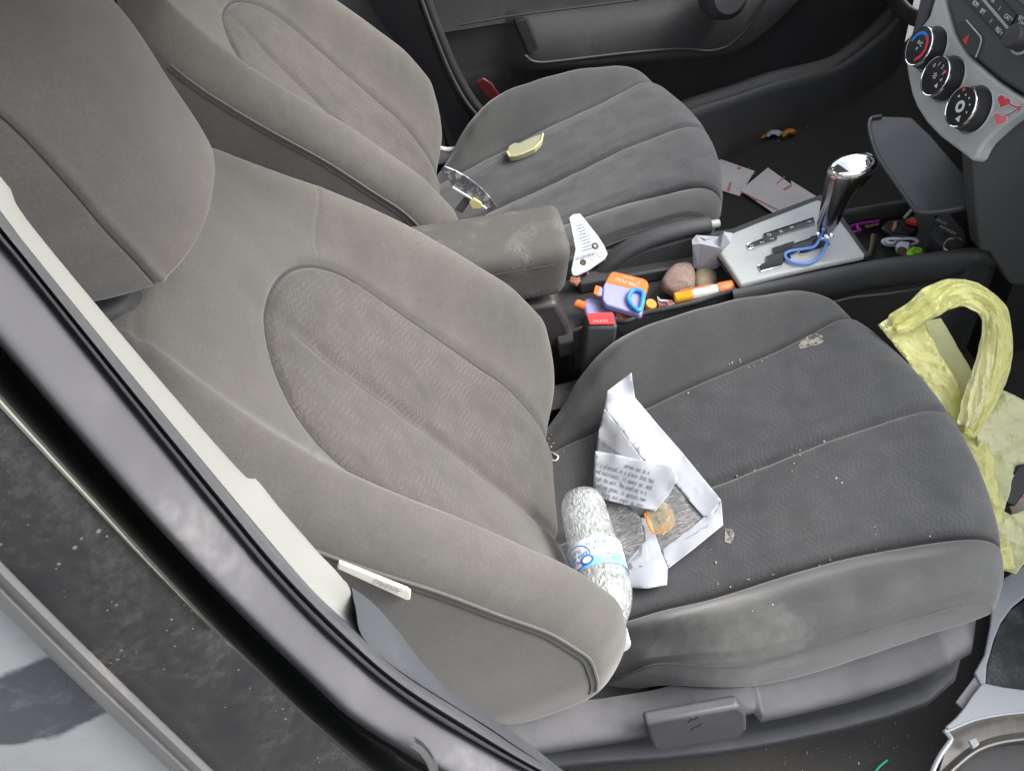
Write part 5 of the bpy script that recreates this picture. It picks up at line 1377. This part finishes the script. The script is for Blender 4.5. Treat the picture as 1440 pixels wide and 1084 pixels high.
MB().tube(cat(lp, 6), .0024, 8).build('cord', cbm, ca)
MB().prism([at(*p, z=.074) for p in ((1260, 343), (1266, 338), (1280, 340), (1278, 349), (1270, 352), (1262, 350))], (0, 0, -.010)).build('plug', cbm, ca, bevel=.002)
gr = thing('green_figure', at(1285, 354, z=zt), 'lime green plastic charm next to the white cable', 'charm')
grm = simple('lime_plastic', (.34, .78, .03), .4)
V = [at(*p, z=.080) for p in ((1275, 352), (1284, 346), (1293, 348), (1299, 352), (1294, 356), (1284, 359), (1276, 358))]
MB().prism(V, (0, 0, -.008)).build('charm_body', grm, gr, bevel=.002)
q = [at(*p, z=.082) for p in ((1284, 354), (1288, 349.5), (1294, 350), (1296, 353), (1290, 356), (1284, 354))]; MB().tube(cat(q, 4), .0016, 7).build('charm_ring', simple('lime_dark', (.22, .55, .02), .4), gr)
MB().tube(cat([at(*p, z=.055) for p in ((1299, 352), (1304, 349.5), (1307, 351), (1307, 355))], 4), .0010, 6).build('wire_hook', chm, gr)
rb = MB().prism([at(*p, z=.07) for p in ((1273, 309), (1282, 304), (1288, 306), (1292, 312), (1290, 314))], (0, 0, -.008)).build('lighter', simple('red_plastic', (.60, .04, .04), .4), None, bevel=.002)
tag(rb, 'red plastic piece behind the key fob under the flap', 'lighter')
ws = MB().tube([at(1271, 307, z=.075), at(1282, 295, z=.085)], .0022, 7).build('paper_stick', M['white'], None)
tag(ws, 'thin white stick leaning under the pocket flap', 'stick')
cn = thing('copper_coin', at(1270, 357, z=zt), 'small brown coin beside the lime green charm', 'coin')
MB().lathe([(0, 0), (.0085, 0), (.0088, .0006), (.0085, .0014), (0, .0014)], at(1269, 354, z=.072), (.1, -.3, 1), 26).build('coin_disc', simple('brown_coin', (.20, .13, .10), .4, .5), cn)

# ------------------------------------------------------------------ yellow carrier bag in the footwell
bag = thing('plastic_bag', (.68, .08, -.2), 'crumpled yellow plastic carrier bag with looped handles beyond the cushion edge', 'bag')
def bagmat(name, col, tr=.25):
    m, nt, b = newmat(name); co = objco(nt)
    f = noise_(nt, co, 9, 4, .6)
    c = mix_col(nt, ramp(nt, f, .35, .7), col, tuple(min(1, x * 1.04 + .02) for x in col))
    nt.links.new(c, b.inputs['Base Color']); b.inputs['Roughness'].default_value = .22
    mp = nt.nodes.new('ShaderNodeMapping'); mp.inputs['Scale'].default_value = (1, 2.2, .8); nt.links.new(co, mp.inputs[0])
    n1 = noise_(nt, mp.outputs[0], 38, 5, .62)
    r1 = math_(nt, 'ABSOLUTE', math_(nt, 'SUBTRACT', n1, .5))
    bump(nt, b, r1, .7, .008)
    tr_ = nt.nodes.new('ShaderNodeBsdfTranslucent'); nt.links.new(c, tr_.inputs[0]); ms_ = nt.nodes.new('ShaderNodeMixShader'); ms_.inputs[0].default_value = .45
    nt.links.new(b.outputs[0], ms_.inputs[1]); nt.links.new(tr_.outputs[0], ms_.inputs[2]); nt.links.new(ms_.outputs[0], nt.nodes['Material Output'].inputs['Surface']); return m
ym = bagmat('yellow_film', (.97, .95, .48)); ym2 = bagmat('pale_yellow_film', (.97, .97, .66), .3)
BN = Vector((-.18, -.62, .76)).normalized(); B0 = Vector((.64, .08, .10))
def bg_(px, py, o=0): return atp(px, py, B0 + BN * o, BN)
def ridge(p, s):
    a = 0; f = s
    for k, w in ((1, 1), (2.1, .5), (4.3, .28)):
        a += w * (1 - 2.2 * abs(mnoise.noise(p * f * k)))
    return a
def sheet(name, poly, depth, mat, par, step=5.0, amp=.008, scale=20, solid=.0004, slope=(0, 0)):
    bm = bmesh.new(); f = bm.faces.new([bm.verts.new((x, y, 0)) for x, y in poly])
    xs_ = [p[0] for p in poly]; ys__ = [p[1] for p in poly]
    for axis, lo, hi in ((0, min(xs_), max(xs_)), (1, min(ys__), max(ys__))):
        c = lo + step
        while c < hi:
            co = Vector((c, 0, 0)) if axis == 0 else Vector((0, c, 0)); no = Vector((1, 0, 0)) if axis == 0 else Vector((0, 1, 0))
            bmesh.ops.bisect_plane(bm, geom=bm.verts[:] + bm.edges[:] + bm.faces[:], plane_co=co, plane_no=no, dist=.01); c += step
    bmesh.ops.triangulate(bm, faces=bm.faces[:])
    cx, cy = sum(xs_) / len(xs_), sum(ys__) / len(ys__); V = []
    for v in bm.verts:
        p = bg_(v.co.x, v.co.y, depth + slope[0] * (v.co.x - cx) + slope[1] * (v.co.y - cy))
        V.append(p + BN * amp * ridge(p + Vector((depth, 0, 0)), scale))
    F = [tuple(v.index for v in q.verts) for q in bm.faces]; bm.free()
    o = mk(name, V, F, mat, par, solid=solid); o.data.set_sharp_from_angle(angle=math.radians(16)); return o
sheet('bag_front', [(1232, 458), (1246, 449), (1262, 444), (1290, 441), (1294, 450), (1302, 466), (1320, 500), (1340, 535), (1352, 562), (1362, 590), (1372, 606), (1392, 640), (1400, 690), (1412, 740), (1424, 800), (1400, 800), (1380, 700), (1340, 600), (1290, 530)], -.02, ym, bag)
sheet('bag_back', [(1296, 452), (1322, 448), (1340, 478), (1362, 515), (1372, 536), (1366, 560), (1364, 584), (1350, 575), (1330, 545), (1310, 505)], -.045, ym2, bag, amp=.003)
sheet('bag_side', [(1362, 596), (1376, 570), (1398, 548), (1420, 556), (1446, 568), (1470, 580), (1470, 660), (1440, 652), (1428, 656), (1418, 676), (1412, 700), (1408, 718), (1414, 722), (1440, 716), (1466, 724), (1462, 760), (1440, 782), (1426, 806), (1404, 800), (1392, 730), (1376, 660)], -.03, ym2, bag, amp=.013, scale=15)
# handle: two folded bands making the loop
def band(name, pts, w, mat, amp=.0065, n=20, tw=0.0, depth=0.0):
    c = cat([Vector((*p[:2], 0)) for p in pts], 8); ds = np.interp(np.arange(len(c)), np.arange(0, len(c) + 7, 8)[:len(pts)], [p[2] for p in pts]); ww = np.interp(np.arange(len(c)), np.arange(0, len(c) + 7, 8)[:len(pts)], [p[3] for p in pts])
    V = []
    for i, p in enumerate(c):
        t = (c[min(i + 1, len(c) - 1)] - c[max(i - 1, 0)]).normalized(); nn = Vector((-t.y, t.x, 0))
        for k in range(n):
            u = (k / (n - 1) - .5); q = p + nn * u * ww[i]
            e_ = (1 + .10 * mnoise.noise(Vector((i * .13, 3 * (u > 0), depth * 99)))) * 1.10
            q = p + nn * u * ww[i] * e_
            P_ = bg_(q.x, q.y, ds[i] + depth + .002 * math.cos(u * pi))
            fold = 1 - 2.4 * abs(mnoise.noise(Vector((k * .15 + i * .02, i * .045, depth * 40)))) + .40 * (1 - 3.0 * abs(mnoise.noise(Vector((k * .30 + i * .16, i * .10 - k * .12, 7)))))
            V.append(P_ + BN * amp * fold + BN * amp * .35 * mnoise.noise(P_ * 60))
    o = mk(name, V, grid(n, len(c)), mat, bag, solid=.0004); o.data.set_sharp_from_angle(angle=math.radians(16)); return o
band('handle', [(1254, 458, -.01, 26), (1280, 445, 0, 32), (1306, 427, .01, 40), (1330, 415, .015, 38), (1356, 413, .015, 34), (1382, 426, .015, 34), (1398, 446, .015, 36), (1404, 474, .01, 34), (1400, 510, .005, 36), (1388, 548, 0, 38), (1370, 585, -.005, 32), (1358, 612, -.01, 22)], 34, ym)
band('handle', [(1386, 440, .010, 14), (1389, 470, .010, 18), (1384, 505, .012, 22), (1376, 540, .010, 28), (1364, 574, .005, 30), (1354, 600, 0, 20)], 20, ym2, depth=.008)
text('bag_print', 'NO.', .011, bg_(1249, 457, .010), bg_(1260, 452) - bg_(1249, 458), bg_(1246, 448) - bg_(1250, 458), M['ink'], bag)
# inside the bag: dark carton seen through the slot, black box and paper at its mouth
bx_ = MB().prism([bg_(*p, -.028) for p in ((1334, 543), (1338, 542), (1362, 578), (1360, 590), (1345, 574))], -BN * .02).build('carton', simple('brown_carton', (.10, .085, .075), .6, var=.5), None)
tag(bx_, 'dark brown carton edge showing through the slot of the yellow bag', 'carton')
bb = MB().prism([bg_(*p, -.02) for p in ((1411, 684), (1433, 654), (1460, 650), (1462, 690), (1444, 690), (1427, 713), (1411, 705))], -BN * .05).build('black_box', simple('black_case', (.010, .011, .011), .35), None, bevel=.003)
tag(bb, 'black case leaning in the mouth of the yellow bag', 'case')
pk = MB().prism([bg_(*p, -.04) for p in ((1420, 712), (1438, 690), (1470, 686), (1470, 722), (1424, 724))], -BN * .004).build('printed_card', simple('grey_card', (.36, .32, .31), .7, dirt=.4), None)
tag(pk, 'greyish card with red stripe under the black case', 'card')
MB().prism([bg_(*p, -.038) for p in ((1428, 701), (1470, 697), (1470, 700), (1428, 704))], -BN * .001).build('red_stripe', M['pinkink'], pk)

# ------------------------------------------------------------------ loose door speaker bezel by the sill
bz = thing('speaker_surround', (.53, -.28, -.17), 'blue grey plastic bezel with dark oval and round opening at the lower right', 'bezel')
ZB = -.15
bzm = simple('blue_grey_plastic', (.30, .315, .345), .45, dirt=.2, dirtcol=(.2, .19, .18))
def zb(px, py, o=0): return at(px, py, z=ZB + o)
MB().prism([zb(*p) for p in ((1396, 842), (1412, 812), (1446, 790), (1500, 770), (1500, 830), (1446, 834), (1424, 852), (1408, 874), (1398, 898), (1388, 934), (1386, 962), (1380, 964), (1370, 945), (1384, 920), (1392, 880))], (0, 0, -.006)).build('bezel_arm', bzm, bz, bevel=.002)
MB().prism([zb(*p, .004) for p in ((1380, 960), (1386, 960), (1410, 965), (1446, 970), (1500, 975), (1500, 1010), (1446, 1000), (1410, 1003), (1370, 1012), (1336, 1026), (1329, 1021), (1344, 1008), (1354, 996), (1366, 978))], (0, 0, -.006)).build('bezel_plate', bzm, bz, bevel=.002)
MB().prism([zb(*p, -.003) for p in ((1374, 946), (1382, 960), (1360, 988), (1354, 996), (1344, 986))], (0, 0, -.004)).build('bezel_tab', simple('grey_tab', (.24, .23, .25), .5), bz, bevel=.001)
MB().prism([zb(*p, -.008) for p in ((1402, 884), (1418, 858), (1446, 838), (1500, 836), (1500, 980), (1446, 975), (1384, 965), (1388, 930))], (0, 0, -.004)).build('oval_cover', simple('smudged_black', (.016, .018, .020), .35, dirt=.8, dirtcol=(.13, .135, .14), dscale=25), bz, bevel=.002)
out = [(1328, 1028), (1338, 1025), (1370, 1012), (1410, 1004), (1450, 1001), (1500, 1005)]
rows = [(out, .004), ([(1336, 1034), (1345, 1030), (1374, 1018), (1412, 1010), (1450, 1008), (1500, 1012)], -.014), ([(1330, 1052), (1345, 1042), (1376, 1028), (1412, 1020), (1450, 1018), (1500, 1022)], -.024), ([(1318, 1090), (1338, 1070), (1364, 1050), (1400, 1035), (1450, 1028), (1500, 1030)], -.028), ([(1322, 1100), (1344, 1078), (1372, 1056), (1404, 1044), (1450, 1038), (1500, 1040)], -.022), ([(1326, 1104), (1348, 1081), (1376, 1060), (1406, 1049), (1450, 1043), (1500, 1045)], -.034)]
V = []
for r, o in rows: V += [zb(v.x, v.y, o) for v in cat([Vector((*p, 0)) for p in r], 6)]
nb = len(V) // len(rows)
mk('speaker_ring', V, grid(nb, len(rows)), simple('dirty_ring', (.085, .080, .075), .45, dirt=.7, dirtcol=(.22, .19, .15), dscale=22), bz, solid=.001)
MB().tube([zb(v.x, v.y, .003) for v in cat([Vector((*p, 0)) for p in out], 6)], .0016, 6).build('ring_lip', bzm, bz)
MB().tube([zb(v.x, v.y, -.0205) for v in cat([Vector((*p, 0)) for p in rows[4][0]], 6)], .0016, 6).build('ring_lip', simple('ring_edge', (.20, .20, .20), .4), bz)
MB().tube(cat([zb(*p, 0) for p in ((1328, 1026), (1336, 1036), (1336, 1042), (1322, 1062), (1310, 1088), (1306, 1110))], 5), .003, 7).build('ring_edge', bzm, bz)
MB().prism([zb(*p, -.014) for p in ((1360, 1043), (1370, 1039), (1376, 1048), (1367, 1054))], (0, 0, .006)).build('clip_boss', bzm, bz, bevel=.001)
MB().prism([zb(*p, -.045) for p in ((1324, 1120), (1346, 1080), (1378, 1058), (1410, 1046), (1500, 1040), (1500, 1160), (1324, 1160))], (0, 0, -.004)).build('ring_back', M['dark'], bz)
